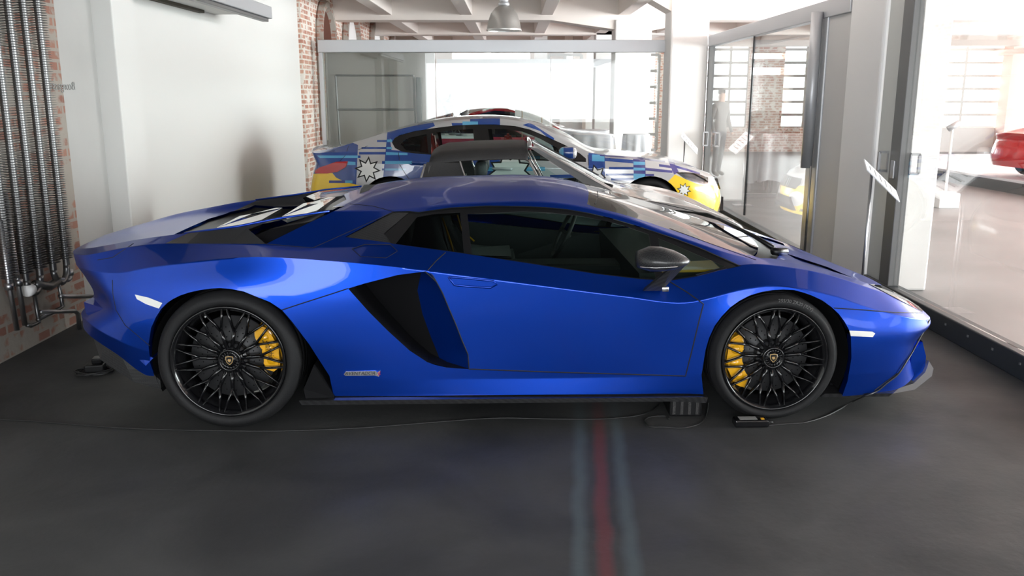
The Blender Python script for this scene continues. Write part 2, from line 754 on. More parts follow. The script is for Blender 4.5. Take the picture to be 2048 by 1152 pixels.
def build_wheel(car, cx, cy, R, W, Rr, caliper_side, side=-1):
    """caliper_side: +1 toward the nose, -1 toward the tail. side -1 = near side of the car"""
    rim = obj('wheel', rim_bm(Rr, W, 0), M_GLOSS, car, sharp=.6)
    rim.location = (cx, cy, R)
    if side > 0:
        rim.rotation_euler = (0, 0, PI)
    ty = obj('tyre', tyre_bm(R, Rr - .002, W), M_RUB, rim, sharp=.5)
    h = W / 2
    bm = bmesh.new()
    yd = -h + .105
    Rd = Rr * .74
    lathe(bm, [(.05, yd - .002), (.085, yd - .002), (.088, yd), (Rd, yd), (Rd, yd + .03), (.08, yd + .03)], 72, 'Y')
    # drilled holes as dark studs
    for k in range(24):
        a = 2 * PI * k / 24
        for q, rr in enumerate((.105, .13, .155, .18)):
            if rr > Rd - .015: continue
            aa = a + q * .09
            c = V((math.cos(aa) * rr, yd - .0008, math.sin(aa) * rr))
            vs = [bm.verts.new(c + V((math.cos(t) * .0035, 0, math.sin(t) * .0035))) for t in [2 * PI * i / 8 for i in range(8)]]
            bm.faces.new(vs).material_index = 1
    obj('brake_disc', bm, [M_DISC, M_LINER], rim, sharp=.5)
    bm = bmesh.new()
    lathe(bm, [(.0, yd + .01), (.085, yd - .01), (.078, yd - .05), (0.0001, yd - .05)], 40, 'Y')
    obj('disc_bell', bm, M_GREYP, rim, sharp=.5)
    # caliper: arc block hugging the disc edge
    bm = bmesh.new()
    cs = caliper_side * (1 if side < 0 else -1)
    r0, r1 = Rd * .74, Rd * 1.17
    N = 14
    mid = -.18 if cs < 0 else .26
    span = .76 if cs < 0 else .60
    A, B = [], []
    for i in range(N + 1):
        t = i / N
        a = mid - span + 2 * span * t
        bulge = 1 - abs(2 * t - 1) ** 5 * .35
        rr = r1 * (.97 + .03 * math.sin(t * PI * 3) ** 2) * (1 - (1 - bulge) * .25)
        A.append((a, rr))
    for i in range(N + 1):
        t = 1 - i / N
        a = mid - span + 2 * span * t
        notch = .03 * (math.sin(t * PI * 2.5) ** 4)
        B.append((a, r0 * (1 + .12 * abs(2 * t - 1) ** 4) + notch * r0 * 3))
    loop = A + B
    P = [V((cs * math.cos(a) * r, yd - .045, math.sin(a) * r)) for a, r in loop]
    Q = [V((cs * math.cos(a) * r, yd + .03, math.sin(a) * r)) for a, r in loop]
    solid(bm, P, Q)
    bmesh.ops.bevel(bm, geom=[e for e in bm.edges if abs(e.verts[0].co.y - e.verts[1].co.y) < 1e-5 and e.verts[0].co.y < yd], offset=.008, segments=2, affect='EDGES')
    # raised pistons
    for t in (-.5, 0, .5):
        a = mid + t * span
        rr = (r0 + r1) / 2
        c = V((cs * math.cos(a) * rr, yd - .047, math.sin(a) * rr))
        lathe(bm, [(.024, .004), (.022, -.004), (.0, -.006)], 18, 'Y', c)
    cal = obj('brake_caliper', bm, M_YEL, rim, smooth=True, sharp=.5)
    cal['label'] = 'yellow brake caliper'
    tb = text_bm('Lamborghini', .022)
    for v in tb.verts:
        x, y, z = v.co
        # run the word along the arc
        a = mid + x / ((r0 + r1) / 2) * 1.0
        rr = (r0 + r1) / 2 + y * (1 if True else 1)
        if cs < 0:
            a2 = PI - (mid + x / rr * 1.0) if False else mid
        ang = mid - x / rr
        rad = rr + y
        v.co = V((cs * math.cos(ang * 1) * rad, yd - .0535 + z * .3, math.sin(ang) * rad)) if cs > 0 else V((-math.cos(mid + x / rr) * (rr - y), yd - .0535 + z * .3, math.sin(mid + x / rr) * (rr - y)))
    obj('caliper_lettering', tb, M_BLK, rim, smooth=False)
    # centre lock nut with teeth and a crest
    yc = -h + .037
    bm = bmesh.new()
    lathe(bm, [(.056, yc + .012), (.057, yc - .004), (.052, yc - .010), (.046, yc - .006), (.044, yc + .004), (.030, yc + .002), (.028, yc - .006), (.0, yc - .006)], 48, 'Y')
    for k in range(18):
        a = 2 * PI * k / 18
        p = V((math.cos(a) * .038, yc - .002, math.sin(a) * .038))
        d = V((math.cos(a), 0, math.sin(a)))
        s = V((-d.z, 0, d.x))
        solid(bm, [p + d * .008 + s * .003, p + d * .008 - s * .003, p - d * .007 - s * .002, p - d * .007 + s * .002],
              [q + V((0, -.008, 0)) for q in (p + d * .007 + s * .002, p + d * .007 - s * .002, p - d * .006 - s * .0015, p - d * .006 + s * .0015)])
    hub = obj('centre_nut', bm, M_GLOSS, rim, sharp=.5)
    bm = bmesh.new()
    prism(bm, [(x * .036, z * .036) for x, z in CRESTPOLY], yc - .008, yc - .005)
    for f in bm.faces: f.material_index = 0
    prism(bm, [(x * .030, z * .030) for x, z in CRESTPOLY], yc - .009, yc - .0075, mi=1)
    bull = [(-.30, .05), (-.12, .25), (.05, .18), (.22, .28), (.20, .05), (.30, -.12), (.12, -.08), (.05, -.3), (-.05, -.1), (-.2, -.22), (-.18, -.02)]
    prism(bm, [(x * .034, z * .034) for x, z in bull], yc - .0098, yc - .0085, mi=0)
    c = obj('wheel_crest', bm, [mat('crest_gold', (.75, .50, .22), .35, .8), M_BLK], rim, smooth=False)
    c['label'] = 'small gold and black shield emblem'
    # valve
    bm = TUBE([(-.35 * Rr, -h + .05, .85 * Rr), (-.34 * Rr, -h + .01, .80 * Rr)], .005, 8)
    obj('valve', bm, M_STEEL, rim)
    # sidewall lettering
    if side < 0 and cx > 0:
        tb = text_bm('255/30 ZR20 (92Y)', .024, .0004)
        rm = (R + Rr) / 2 + .006
        for v in tb.verts:
            ang = PI / 2 - .28 - v.co.x / rm
            rad = rm + v.co.y
            v.co = V((math.cos(ang) * rad, -h - .0064 - v.co.z, math.sin(ang) * rad))
        obj('tyre_lettering', tb, mat('pale_rubber', (.10, .10, .10), .5), rim, smooth=False)
    return rim


# ================================================================= the blue supercar
ROOT_LOC = V((-.071, 5.154, 0))
blue = thing('sports_car', 'low wedge-shaped metallic blue sports car with black wheels and yellow calipers in the foreground', 'car', ROOT_LOC, math.radians(2.1))
BW = Matrix.Translation(ROOT_LOC) @ Matrix.Rotation(math.radians(2.1), 4, 'Z')

# rows: bottom, rocker, mid, upper, waist crease, shoulder, roof edge, roof mid, centre
ST = [
    [(-2.30, 0, .45), (-2.31, 0, .50), (-2.25, 0, .60), (-2.27, 0, .70), (-2.31, 0, .79), (-2.33, 0, .835), (-2.33, 0, .835), (-2.33, 0, .835), (-2.33, 0, .835)],
    [(-2.27, .45, .45), (-2.28, .47, .50), (-2.20, .50, .60), (-2.22, .52, .70), (-2.26, .52, .78), (-2.28, .50, .835), (-2.26, .44, .842), (-2.26, .25, .842), (-2.26, 0, .84)],
    [(-2.14, .78, .46), (-2.10, .84, .53), (-1.99, .86, .62), (-2.03, .85, .72), (-2.09, .82, .79), (-2.11, .78, .855), (-2.12, .66, .872), (-2.13, .50, .848), (-2.13, 0, .842)],
    [(-1.94, .90, .37), (-1.92, .945, .46), (-1.88, .96, .58), (-1.885, .95, .70), (-1.89, .915, .79), (-1.89, .80, .895), (-1.89, .68, .915), (-1.89, .52, .875), (-1.89, 0, .865)],
    [(-1.74, .945, .25), (-1.72, .98, .40), (-1.70, .995, .55), (-1.70, .985, .70), (-1.70, .945, .825), (-1.70, .80, .915), (-1.70, .72, .945), (-1.70, .58, .885), (-1.70, 0, .88)],
    [(-1.35, .955, .17), (-1.35, .99, .35), (-1.35, 1.015, .55), (-1.35, 1.01, .72), (-1.35, .955, .865), (-1.35, .82, .912), (-1.35, .72, .985), (-1.35, .60, .895), (-1.35, 0, .895)],
    [(-1.15, .96, .16), (-1.15, .98, .32), (-1.15, 1.01, .50), (-1.15, 1.005, .70), (-1.15, .96, .872), (-1.15, .825, .905), (-1.15, .69, 1.02), (-1.15, .57, .94), (-1.15, 0, .94)],
    [(-.88, .948, .155), (-.88, .965, .28), (-.88, .985, .45), (-.88, .99, .66), (-.88, .968, .855), (-.88, .83, .893), (-.88, .62, 1.05), (-.88, .42, 1.06), (-.88, 0, 1.085)],
    [(-.55, .948, .15), (-.55, .955, .24), (-.55, .965, .45), (-.55, .97, .66), (-.55, .967, .822), (-.55, .85, .905), (-.55, .58, 1.052), (-.55, .34, 1.125), (-.55, 0, 1.15)],
    [(-.2, .948, .15), (-.2, .945, .235), (-.2, .955, .42), (-.2, .965, .60), (-.2, .972, .775), (-.2, .872, .873), (-.2, .565, 1.084), (-.2, .33, 1.145), (-.2, 0, 1.165)],
    [(.25, .948, .148), (.25, .94, .232), (.25, .955, .40), (.25, .968, .56), (.25, .978, .713), (.25, .885, .812), (.25, .56, 1.086), (.25, .33, 1.145), (.25, 0, 1.163)],
    [(.6, .948, .146), (.6, .945, .235), (.6, .958, .38), (.6, .97, .53), (.6, .98, .665), (.6, .895, .757), (.6, .585, 1.022), (.6, .34, 1.075), (.6, 0, 1.098)],
    [(.9, .948, .145), (.9, .955, .24), (.9, .962, .37), (.9, .972, .50), (.9, .982, .632), (.9, .90, .733), (.9, .66, .922), (.9, .38, .985), (.9, 0, 1.010)],
    [(1.2, .96, .135), (1.2, .975, .27), (1.2, .985, .42), (1.2, .985, .56), (1.2, .96, .695), (1.2, .855, .795), (1.2, .765, .830), (1.2, .45, .885), (1.2, 0, .915)],
    [(1.4, .955, .13), (1.4, .975, .27), (1.4, .99, .42), (1.4, .985, .56), (1.4, .95, .705), (1.4, .84, .788), (1.4, .75, .800), (1.4, .45, .828), (1.4, 0, .855)],
    [(1.65, .95, .12), (1.65, .97, .25), (1.65, .985, .40), (1.65, .98, .53), (1.65, .945, .655), (1.65, .83, .742), (1.65, .73, .752), (1.65, .45, .745), (1.65, 0, .760)],
    [(1.88, .925, .12), (1.88, .945, .24), (1.88, .955, .37), (1.88, .955, .47), (1.88, .93, .575), (1.88, .81, .668), (1.88, .70, .68), (1.88, .42, .675), (1.88, 0, .685)],
    [(2.10, .86, .135), (2.10, .86, .25), (2.12, .86, .36), (2.14, .865, .44), (2.14, .86, .505), (2.11, .74, .585), (2.10, .63, .60), (2.10, .38, .60), (2.10, 0, .61)],
    [(2.29, .62, .15), (2.24, .62, .24), (2.25, .64, .33), (2.32, .66, .415), (2.33, .64, .455), (2.31, .54, .495), (2.29, .46, .515), (2.28, .28, .525), (2.28, 0, .535)],
    [(2.38, .32, .15), (2.30, .32, .23), (2.30, .33, .31), (2.40, .35, .385), (2.42, .34, .415), (2.41, .29, .445), (2.395, .24, .46), (2.38, .14, .475), (2.37, 0, .48)],
    [(2.42, 0, .15), (2.33, 0, .22), (2.32, 0, .30), (2.43, 0, .375), (2.455, 0, .40), (2.445, 0, .425), (2.44, 0, .43), (2.43, 0, .435), (2.43, 0, .435)],
]
GR = [[0, 1], [1, 2, 3, 4], [4, 5], [5, 6], [6, 7, 8]]
sh = Shell(loft(ST, GR, 8), BW)

REAR_ARCH = [(668, 900), (668, 795), (659, 752), (618, 688), (584, 643), (564, 620), (540, 604), (512, 593), (488, 583), (462, 578), (440, 576), (423, 577), (400, 580), (378, 585), (360, 591), (346, 598), (334, 606), (322, 618), (312, 634), (302, 656), (297, 690), (300, 725), (308, 749), (312, 900)]
FRONT_ARCH = [(1407, 900), (1407, 791), (1403, 750), (1411, 700), (1418, 676), (1429, 652), (1443, 633), (1460, 615), (1478, 602), (1499, 591), (1522, 584), (1546, 580), (1567, 579), (1588, 580), (1607, 585), (1624, 591), (1645, 601), (1663, 614), (1678, 628), (1689, 643), (1697, 657), (1702, 674), (1703, 716), (1695, 763), (1683, 796), (1683, 900)]
fr = lambda c: c.y < -.5 and c.z < .85
sh.cut(REAR_ARCH, 99, cond=fr)
sh.cut(FRONT_ARCH, 99, cond=fr)
DLO = [(783, 487), (928, 507), (1046, 525), (1193, 548), (1278, 558), (1337, 562), (1398, 552), (1440, 541), (1483, 532), (1440, 513), (1398, 494), (1352, 477), (1310, 463), (1270, 450), (1222, 436), (1180, 426), (1134, 418), (1090, 414), (1046, 412), (973, 411), (900, 415), (838, 424), (819, 422), (786, 423), (690, 474), (776, 484)]
hi = lambda c: c.z > .65
sh.cut(DLO, 2, cond=hi)
sh.cut([(690, 474), (786, 424), (817, 424), (768, 466), (783, 486), (776, 485)], 3, cond=hi)
sh.cut([(834, 432), (870, 426), (920, 423), (928, 504), (791, 486)], 4, cond=hi)
sh.cut([(935, 427), (1046, 421), (1105, 424), (1164, 431), (1210, 440), (1252, 451), (1298, 467), (1312, 556), (1278, 555), (1193, 545), (1046, 522), (944, 508)], 5, cond=hi)
sh.cut([(1317, 475), (1352, 489), (1398, 509), (1451, 531), (1398, 548), (1339, 558), (1326, 556)], 6, cond=hi)
DOOR = [(891, 505), (872, 522), (856, 540), (866, 552), (873, 564), (885, 586), (897, 615), (912, 650), (924, 681), (936, 709), (938, 738), (1020, 741), (1100, 744), (1240, 748), (1371, 752), (1384, 700), (1398, 642), (1407, 608), (1375, 585), (1339, 563), (1278, 557), (1193, 548), (1046, 525), (928, 507)]
sh.cut(DOOR, 10, only={0}, cond=fr)
INTAKE = [(696, 577), (729, 567), (795, 550), (850, 543), (862, 548), (873, 564), (885, 586), (897, 615), (912, 650), (924, 681), (936, 709), (938, 738), (915, 737), (893, 735), (870, 730), (854, 724), (819, 701), (776, 662), (737, 623)]
sh.cut(INTAKE, 11, only={0}, cond=fr)
sh.cut([(800, 500), (842, 543), (832, 590), (842, 640), (860, 690), (890, 760), (600, 760), (600, 500)], 22, only={11}, cond=fr)
CAP = [(704, 498), (729, 489), (780, 489), (795, 502), (772, 516), (721, 513)]
sh.cut(CAP, 12, only={0}, cond=hi)
sh.cut([(270, 589), (297, 595), (325, 606), (318, 617), (292, 608), (274, 598)], 13, only={0})
sh.cut([(1697, 661), (1744, 663), (1750, 667), (1745, 674), (1701, 672)], 19, only={0})
LIGHT = [(1739, 569), (1779, 571), (1814, 589), (1832, 603), (1848, 619), (1844, 624), (1817, 610), (1773, 587)]
sh.cut(LIGHT, 14, only={0})
BLACKSIDE = [(330, 487), (379, 465), (440, 444), (497, 427), (597, 418), (690, 412), (611, 449), (532, 488)]
sh.cut(BLACKSIDE, 15, only={0}, cond=hi)
sh.cut([(497, 459), (597, 419), (690, 412.5), (611, 449), (532, 488)], 16, only={15}, cond=hi)
# windscreen, cowl and engine bay, in plan
WS = [(.50, -.1), (.50, .12), (.49, .30), (.47, .44), (.455, .52), (.50, .545), (.62, .555), (.78, .575), (.92, .60), (1.06, .645), (1.18, .69), (1.27, .725), (1.31, .72), (1.36, .62), (1.42, .45), (1.455, .25), (1.465, -.1)]
sh.cut(WS, 7, 'top', only={0}, cond=hi)
COWL = [(1.465, -.1), (1.455, .25), (1.42, .45), (1.36, .62), (1.31, .72), (1.34, .745), (1.44, .70), (1.52, .52), (1.56, .25), (1.575, -.1)]
sh.cut(COWL, 8, 'top', only={0}, cond=hi)
sh.cut([(-.86, .30), (-.98, .58), (-1.2, .66), (-1.62, .69), (-1.76, .62), (-1.84, .40), (-1.86, -.1), (-.94, -.1)], 17, 'top', only={0, 15}, cond=hi)
sh.cut([(1.62, .30), (1.64, .52), (1.80, .60), (1.92, .56), (1.86, .36)], 18, 'top', only={0}, cond=hi)
# lower nose openings
NOSE = [(1845, 681), (1835, 690), (1823, 701), (1808, 724), (1794, 746), (1829, 764), (1851, 738), (1852, 715), (1850, 690)]
body = sh.take({0})
fl = lambda c: c.z < .8 and (abs(c.x + 1.37) < .55 or abs(c.x - 1.37) < .40)
flange(body, (0, .05, 0), lambda m: fl(m) and m.y < -.8 and m.z < .78 and not (m.x < -.45 and m.x > -1.0 and m.z > .3) and m.z > .13)
mirrored(body)
bodyo = obj('body', body, M_BLUE, blue, sharp=.9)
d = sh.take({10})
pair('door', d, M_BLUE, blue)
fr_ = sh.take({2})
shift_in(fr_, .006)
pair('window_frame', fr_, M_BLK, blue)
g = sh.take({3}); shift_in(g, .004)
pair('carbon_quarter_panel', g, M_CARB, blue)
g = sh.take({4}); shift_in(g, .008)
pair('quarter_window', g, M_DGLASS, blue)
g = sh.take({5}); shift_in(g, .010)
pair('side_window', g, M_TGLASS, blue)
g = sh.take({6}); shift_in(g, .008)
pair('front_quarter_window', g, M_TGLASS, blue)
g = sh.take({7}); mirrored(g)
obj('windscreen', g, M_WGLASS, blue)
g = sh.take({8})
for v in g.verts: v.co.z -= .012
mirrored(g)
obj('cowl', g, M_BLK, blue)
g = sh.take({12}); shift_in(g, .002)
pair('fuel_flap', g, M_BLUE, blue)[0]
g = sh.take({13}); shift_in(g, -.002)
pair('marker_light', g, mat('marker_lens', (.75, .75, .73), .15, 0, 1.0), blue)
g = sh.take({19}); shift_in(g, -.002)
pair('marker_light', g, mat('marker_lens'), blue)
# headlight: clear lens over a grey bowl with bright elements
g = sh.take({14})
lens = glass('lamp_glass', (.9, .92, .95), 1.5)
bowl = g.copy()
pair('headlight', g, lens, blue)
for v in bowl.verts: v.co += V((-.01, .015, -.03))
pair('headlight_bowl', bowl, mat('lamp_bowl', (.22, .23, .25), .25, .7), blue)
# black side of the rear deck with its deep opening
g = sh.take({15})
pair('deck_side_panel', g, M_GREYP, blue)
g = sh.take({16})
for v in g.verts: v.co += V((0, .05, -.045))
pair('deck_side_intake', g, M_BLK, blue)
g = sh.take({18})
for v in g.verts: v.co.z -= .012
pair('bonnet_vent', g, M_BLUE, blue)
# intake: door skin sinks towards the back of the opening
g = sh.take({11, 22})
rb = [(543, 850), (548, 862), (564, 873), (586, 885), (615, 897), (650, 912), (681, 924), (709, 936), (738, 938)]
lb = [(543, 830), (577, 696), (623, 737), (662, 776), (701, 819), (724, 854), (738, 910)]


def ilook(t, y):
    for (y0, x0), (y1, x1) in zip(t, t[1:]):
        if y0 <= y <= y1: return x0 + (x1 - x0) * (y - y0) / max(y1 - y0, 1e-6)
    return t[0][1] if y < t[0][0] else t[-1][1]


for v in g.verts:
    u, q = sh.proj(v.co, 'px')
    a, b = ilook(rb, q), ilook(lb, q)
    t = (a - u) / 180.0
    t = max(0, min(1, t))
    lipd = min(1, max(0, (q - 560) / 20.0)) if q < 580 else 1
    v.co.y += .30 * (t ** .9) * 1.0
glay = g.faces.layers.int['tag']
for f in g.faces: f.material_index = 1 if f[glay] == 22 else 0
pair('side_intake', g, [M_BLUE, mat('black_mesh', (.004, .004, .005), .7, spec=.2)], blue)
# return lip of the intake
lip = []
for (u, q) in [(850, 543), (795, 550), (729, 567), (696, 577), (737, 623), (776, 662), (819, 701), (854, 724), (893, 735), (938, 738)]:
    p = sh.pt(u, q)
    if p: lip.append(p)
bm = bmesh.new()
ins = [V((p.x + .01, p.y + .34, p.z + (-.01 if i < 3 else .01))) for i, p in enumerate(lip)]
A = [bm.verts.new(p) for p in lip]
B = [bm.verts.new(p) for p in ins]
for i in range(len(lip) - 1):
    bm.faces.new((A[i], A[i + 1], B[i + 1], B[i]))
pair('intake_lip', bm, mat('black_mesh'), blue, smooth=False)

# panel gaps
bm = bmesh.new()
sh.seam(bm, DOOR[:6])
sh.seam(bm, [(850, 543), (873, 564), (885, 586), (897, 615), (912, 650), (924, 681), (936, 709), (938, 738), (1100, 744), (1240, 748), (1371, 752), (1384, 700), (1398, 642), (1407, 608), (1375, 585), (1339, 563)], .0035)
sh.seam(bm, [(564, 620), (600, 608), (650, 592), (696, 577)], .003)
sh.seam(bm, [(625, 496), (704, 461), (786, 424)], .002)
sh.seam(bm, [(532, 488), (580, 492), (625, 496)], .002)
sh.seam(bm, [(700, 408), (745, 412), (786, 423)], .002)
sh.seam(bm, [(1668, 616), (1700, 618), (1729, 620), (1788, 625), (1844, 626)], .003)
sh.seam(bm, [(1749, 781), (1770, 765), (1794, 747)], .003)
sh.seam(bm, CAP, .0018, True)
sh.seam(bm, [(268, 475), (267, 487), (225, 515), (195, 520)], .002)
sh.seam(bm, LIGHT, .003, True)
sh.seam(bm, [(1193, 373), (1196, 392), (1190, 408)], .003)
sh.seam(bm, [(225, 560), (226, 590), (232, 620), (250, 650), (300, 692)], .002)
sh.seam(bm, [(1339, 457), (1420, 487), (1512, 520)], .002)
pair('panel_gap', bm, M_SEAM, blue, smooth=False)
# crisp bright edge lines of the body side are creases; blade under the door
hp = [(897, 554), (940, 557), (987, 562), (994, 569), (981, 575), (940, 573), (909, 570)]
bm = bmesh.new()
sh.seam(bm, hp, .006, True)
handle_rim, _ = pair('door_handle', bm, M_BLUE, blue)
P = [sh.pt(*p, off=.001) for p in hp]
bm = bmesh.new()
Q = [p + V((0, .012, 0)) for p in P]
solid(bm, [p + V((0, -.002, 0)) for p in P], Q)
pair('door_handle_recess', bm, M_BLUE, blue, smooth=False)

# model name badge
p = sh.pt(727, 746, .003)
tb = text_bm('AVENTADOR', .030, .001)
for v in tb.verts:
    v.co = V((v.co.x * .84 + v.co.y * .2, -v.co.z * 1, v.co.y * .8)) + p + V((-.015, -.003, 0))
obj('badge_lettering', tb, M_SEAM, blue, smooth=False)
bm = bmesh.new()
prism(bm, [(x + p.x, z + p.z) for x, z in [(-.098, -.004), (-.086, .012), (.062, .012), (.070, .004), (.085, .014), (.082, .004), (.074, -.004), (.078, -.018), (.055, -.012), (-.09, -.012)]], p.y - .003, p.y + .01)
b_ = obj('badge', bm, M_CHR, blue, smooth=False)
b_['label'] = 'chrome name badge'
tb = text_bm('S', .034, .001)
for v in tb.verts: v.co = V((v.co.x * 1.1 + v.co.y * .2, -v.co.z, v.co.y * .8)) + p + V((.078, -.004, -.002))
obj('badge_letter', tb, mat('badge_red', (.5, .03, .04), .4), blue, smooth=False)

# sills, splitter, diffuser, floor pan, wheel wells
bm = bmesh.new()
for s in (-1, 1):
    solid(bm, [V((-1.03, s * 1.00, .150)), V((-.88, s * 1.0, .150)), V((1.0, s * .995, .142)), V((1.035, s * .985, .135)), V((1.035, s * .6, .135)), V((-1.0, s * .6, .15))],
          [V((-1.02, s * .985, .122)), V((-.88, s * .985, .122)), V((.86, s * .985, .116)), V((1.03, s * .97, .100)), V((1.03, s * .6, .10)), V((-1.0, s * .6, .12))])
islands('side_skirt', bm, M_CARB, blue, smooth=False)
bm = bmesh.new()
for s in (-1, 1):
    solid(bm, [V((-1.01, s * .97, .20)), V((-.95, s * .99, .33)), V((-.86, s * .97, .155)), V((-1.00, s * .98, .155))],
          [V((-1.01, s * .6, .20)), V((-.95, s * .6, .33)), V((-.86, s * .6, .155)), V((-1.00, s * .6, .155))])
islands('sill_end', bm, M_LINER, blue, smooth=False)
bm = bmesh.new()
pl = [(1.66, .93), (1.85, .93), (2.02, .93), (2.10, .85), (2.17, .70), (2.19, .50), (2.20, .30), (2.20, 0)]
zt = [.128, .125, .125, .135, .15, .165, .165, .165]
loopT = [V((x, -w_, z)) for (x, w_), z in zip(pl, zt)] + [V((x, w_, z)) for (x, w_), z in list(zip(pl, zt))[::-1][1:]]
loopB = [V((p.x - .015, p.y * .985, p.z - .022)) for p in loopT]
solid(bm, loopT, loopB)
obj('front_splitter', bm, M_CARB, blue, smooth=False)
# front air inlet with its fin and the upturned splitter end
def cpt(u, v, y):
    d = sh.R @ ray(u, v)
    return sh.o + d * ((y - sh.o.y) / d.y)


def plate(name, px, y0, y1, m, ):
    for s in (1, -1):
        bm = bmesh.new()
        P = [cpt(u, v, y0) for u, v in px]
        Q = [V((p.x - .02, y1, p.z)) for p in P]
        for L in (P, Q):
            for p in L: p.y *= s
        solid(bm, P, Q)
        obj(name, bm, m, blue, smooth=False)


plate('front_intake', [(1845, 682), (1823, 701), (1795, 746), (1829, 763), (1850, 738), (1851, 712)], -.66, -.40, M_BLK)
plate('front_fin', [(1845, 684), (1824, 704), (1821, 734), (1800, 748), (1829, 763), (1850, 738), (1852, 712)], -.68, -.64, M_BLUE)
plate('splitter_end', [(1858, 722), (1867, 737), (1864, 752), (1830, 779), (1760, 792), (1770, 785), (1827, 767), (1850, 745), (1856, 730)], -.70, -.45, mat('gloss_carbon_tip', (.22, .21, .21), .12, 0, 1.0))  # pale base colour stands in for the bright reflection on the carbon
# rear bumper wing and diffuser
bm = bmesh.new()
for s in (-1, 1):
    solid(bm, [V((-2.16, s * .72, .60)), V((-1.99, s * .87, .60)), V((-1.80, s * .955, .395)), V((-1.74, s * .965, .37)), V((-1.78, s * .965, .33)), V((-1.98, s * .90, .50)), V((-2.13, s * .78, .555))],
          [V((-2.16, s * .62, .60)), V((-1.99, s * .6, .60)), V((-1.80, s * .6, .395)), V((-1.74, s * .6, .37)), V((-1.78, s * .6, .33)), V((-1.98, s * .6, .50)), V((-2.13, s * .6, .555))])
islands('rear_bumper', bm, M_BLUE, blue, smooth=False)
bm = bmesh.new()
for s in (-1, 1):
    solid(bm, [V((-2.15, s * .74, .55)), V((-1.98, s * .885, .50)), V((-1.80, s * .95, .335)), V((-1.72, s * .955, .25)), V((-1.72, s * .955, .205)), V((-1.86, s * .93, .235)), V((-2.05, s * .85, .33))],
          [V((-2.13, s * .1, .55)), V((-1.98, s * .1, .50)), V((-1.80, s * .1, .335)), V((-1.72, s * .1, .25)), V((-1.72, s * .1, .205)), V((-1.86, s * .1, .235)), V((-2.05, s * .1, .33))])
obj('rear_diffuser', bm, M_CARB, blue, smooth=False)
bm = bmesh.new()
box(bm, (-1.0, -.93, .125), (1.0, .93, .145))
box(bm, (1.74, -.80, .13), (2.02, .80, .145))
box(bm, (-2.0, -.5, .2), (2.1, .5, .55))
box(bm, (-1.0, -.55, .15), (1.0, .55, .50))
islands('floor_pan', bm, M_LINER, blue, smooth=False)
bm = bmesh.new()
for cx, z, r in ((-1.366, .355, .385), (1.369, .33, .385)):
    for s in (-1, 1):
        N = 30
        a0, a1 = -.45, PI + .45
        rings = []
        for y in (.955, .60):
            rings.append([bm.verts.new(V((cx + math.cos(a0 + (a1 - a0) * k / N) * r, s * y, z + math.sin(a0 + (a1 - a0) * k / N) * r * .98))) for k in range(N + 1)])
        for k in range(N):
            bm.faces.new((rings[0][k], rings[0][k + 1], rings[1][k + 1], rings[1][k]))
        bm.faces.new(rings[1])
islands('wheel_arch_liner', bm, M_LINER, blue)
# engine deck: dark well, slatted cover and clear hexagonal panes
eb = sh.take({17})
for v in eb.verts: v.co.z -= .015
mirrored(eb)
obj('engine_bay', eb, M_BLK, blue)
bm = bmesh.new()
for k, (x0, x1, zz) in enumerate([(-1.02, -1.22, .0), (-1.34, -1.60, .0)]):
    za = 1.02 + (x0 + 1.0) * .18
    zb = 1.02 + (x1 + 1.0) * .18
    wq = .40 - k * .06
    solid(bm, [V((x0, -wq + .08, za)), V((x0 - .06, -wq, za - .01)), V((x1 + .05, -wq, zb)), V((x1, -wq + .10, zb)), V((x1, wq - .10, zb)), V((x1 + .05, wq, zb)), V((x0 - .06, wq, za - .01)), V((x0, wq - .08, za))],
          [V((x0, -wq + .08, za - .02)), V((x0 - .06, -wq, za - .03)), V((x1 + .05, -wq, zb - .02)), V((x1, -wq + .10, zb - .02)), V((x1, wq - .10, zb - .02)), V((x1 + .05, wq, zb - .02)), V((x0 - .06, wq, za - .03)), V((x0, wq - .08, za - .02))])
islands('engine_cover_pane', bm, mat('milky_pane', (.10, .11, .11), .06, 0, 1.0), blue, smooth=False)
# thin painted edge along the top of each rear buttress
for s in (-1, 1):
    bm = TUBE([(-.90, s * .63, 1.052), (-1.15, s * .69, 1.024), (-1.35, s * .72, .989), (-1.62, s * .72, .955)], .006, 6)
    obj('buttress_edge', bm, M_BLUE, blue)

# mirrors
def mirror_housing():
    bm = bmesh.new()
    prof = [(-.125, .0, .0), (-.12, .055, .045), (-.06, .09, .068), (.0, .10, .066), (.06, .09, .05), (.11, .06, .025), (.135, .01, .004)]
    n = 20
    rings = []
    for x, ry, rz in prof:
        ring = []
        for k in range(n):
            a = 2 * PI * k / n
            zz = math.sin(a)
            ring.append(bm.verts.new(V((x, math.cos(a) * max(ry, .002), (zz * rz if zz > 0 else zz * rz * .75) - x * .02))))
        rings.append(ring)
    for a, b in zip(rings, rings[1:]):
        for k in range(n): bm.faces.new((a[k], a[(k + 1) % n], b[(k + 1) % n], b[k]))
    bm.faces.new(rings[-1])
    return bm


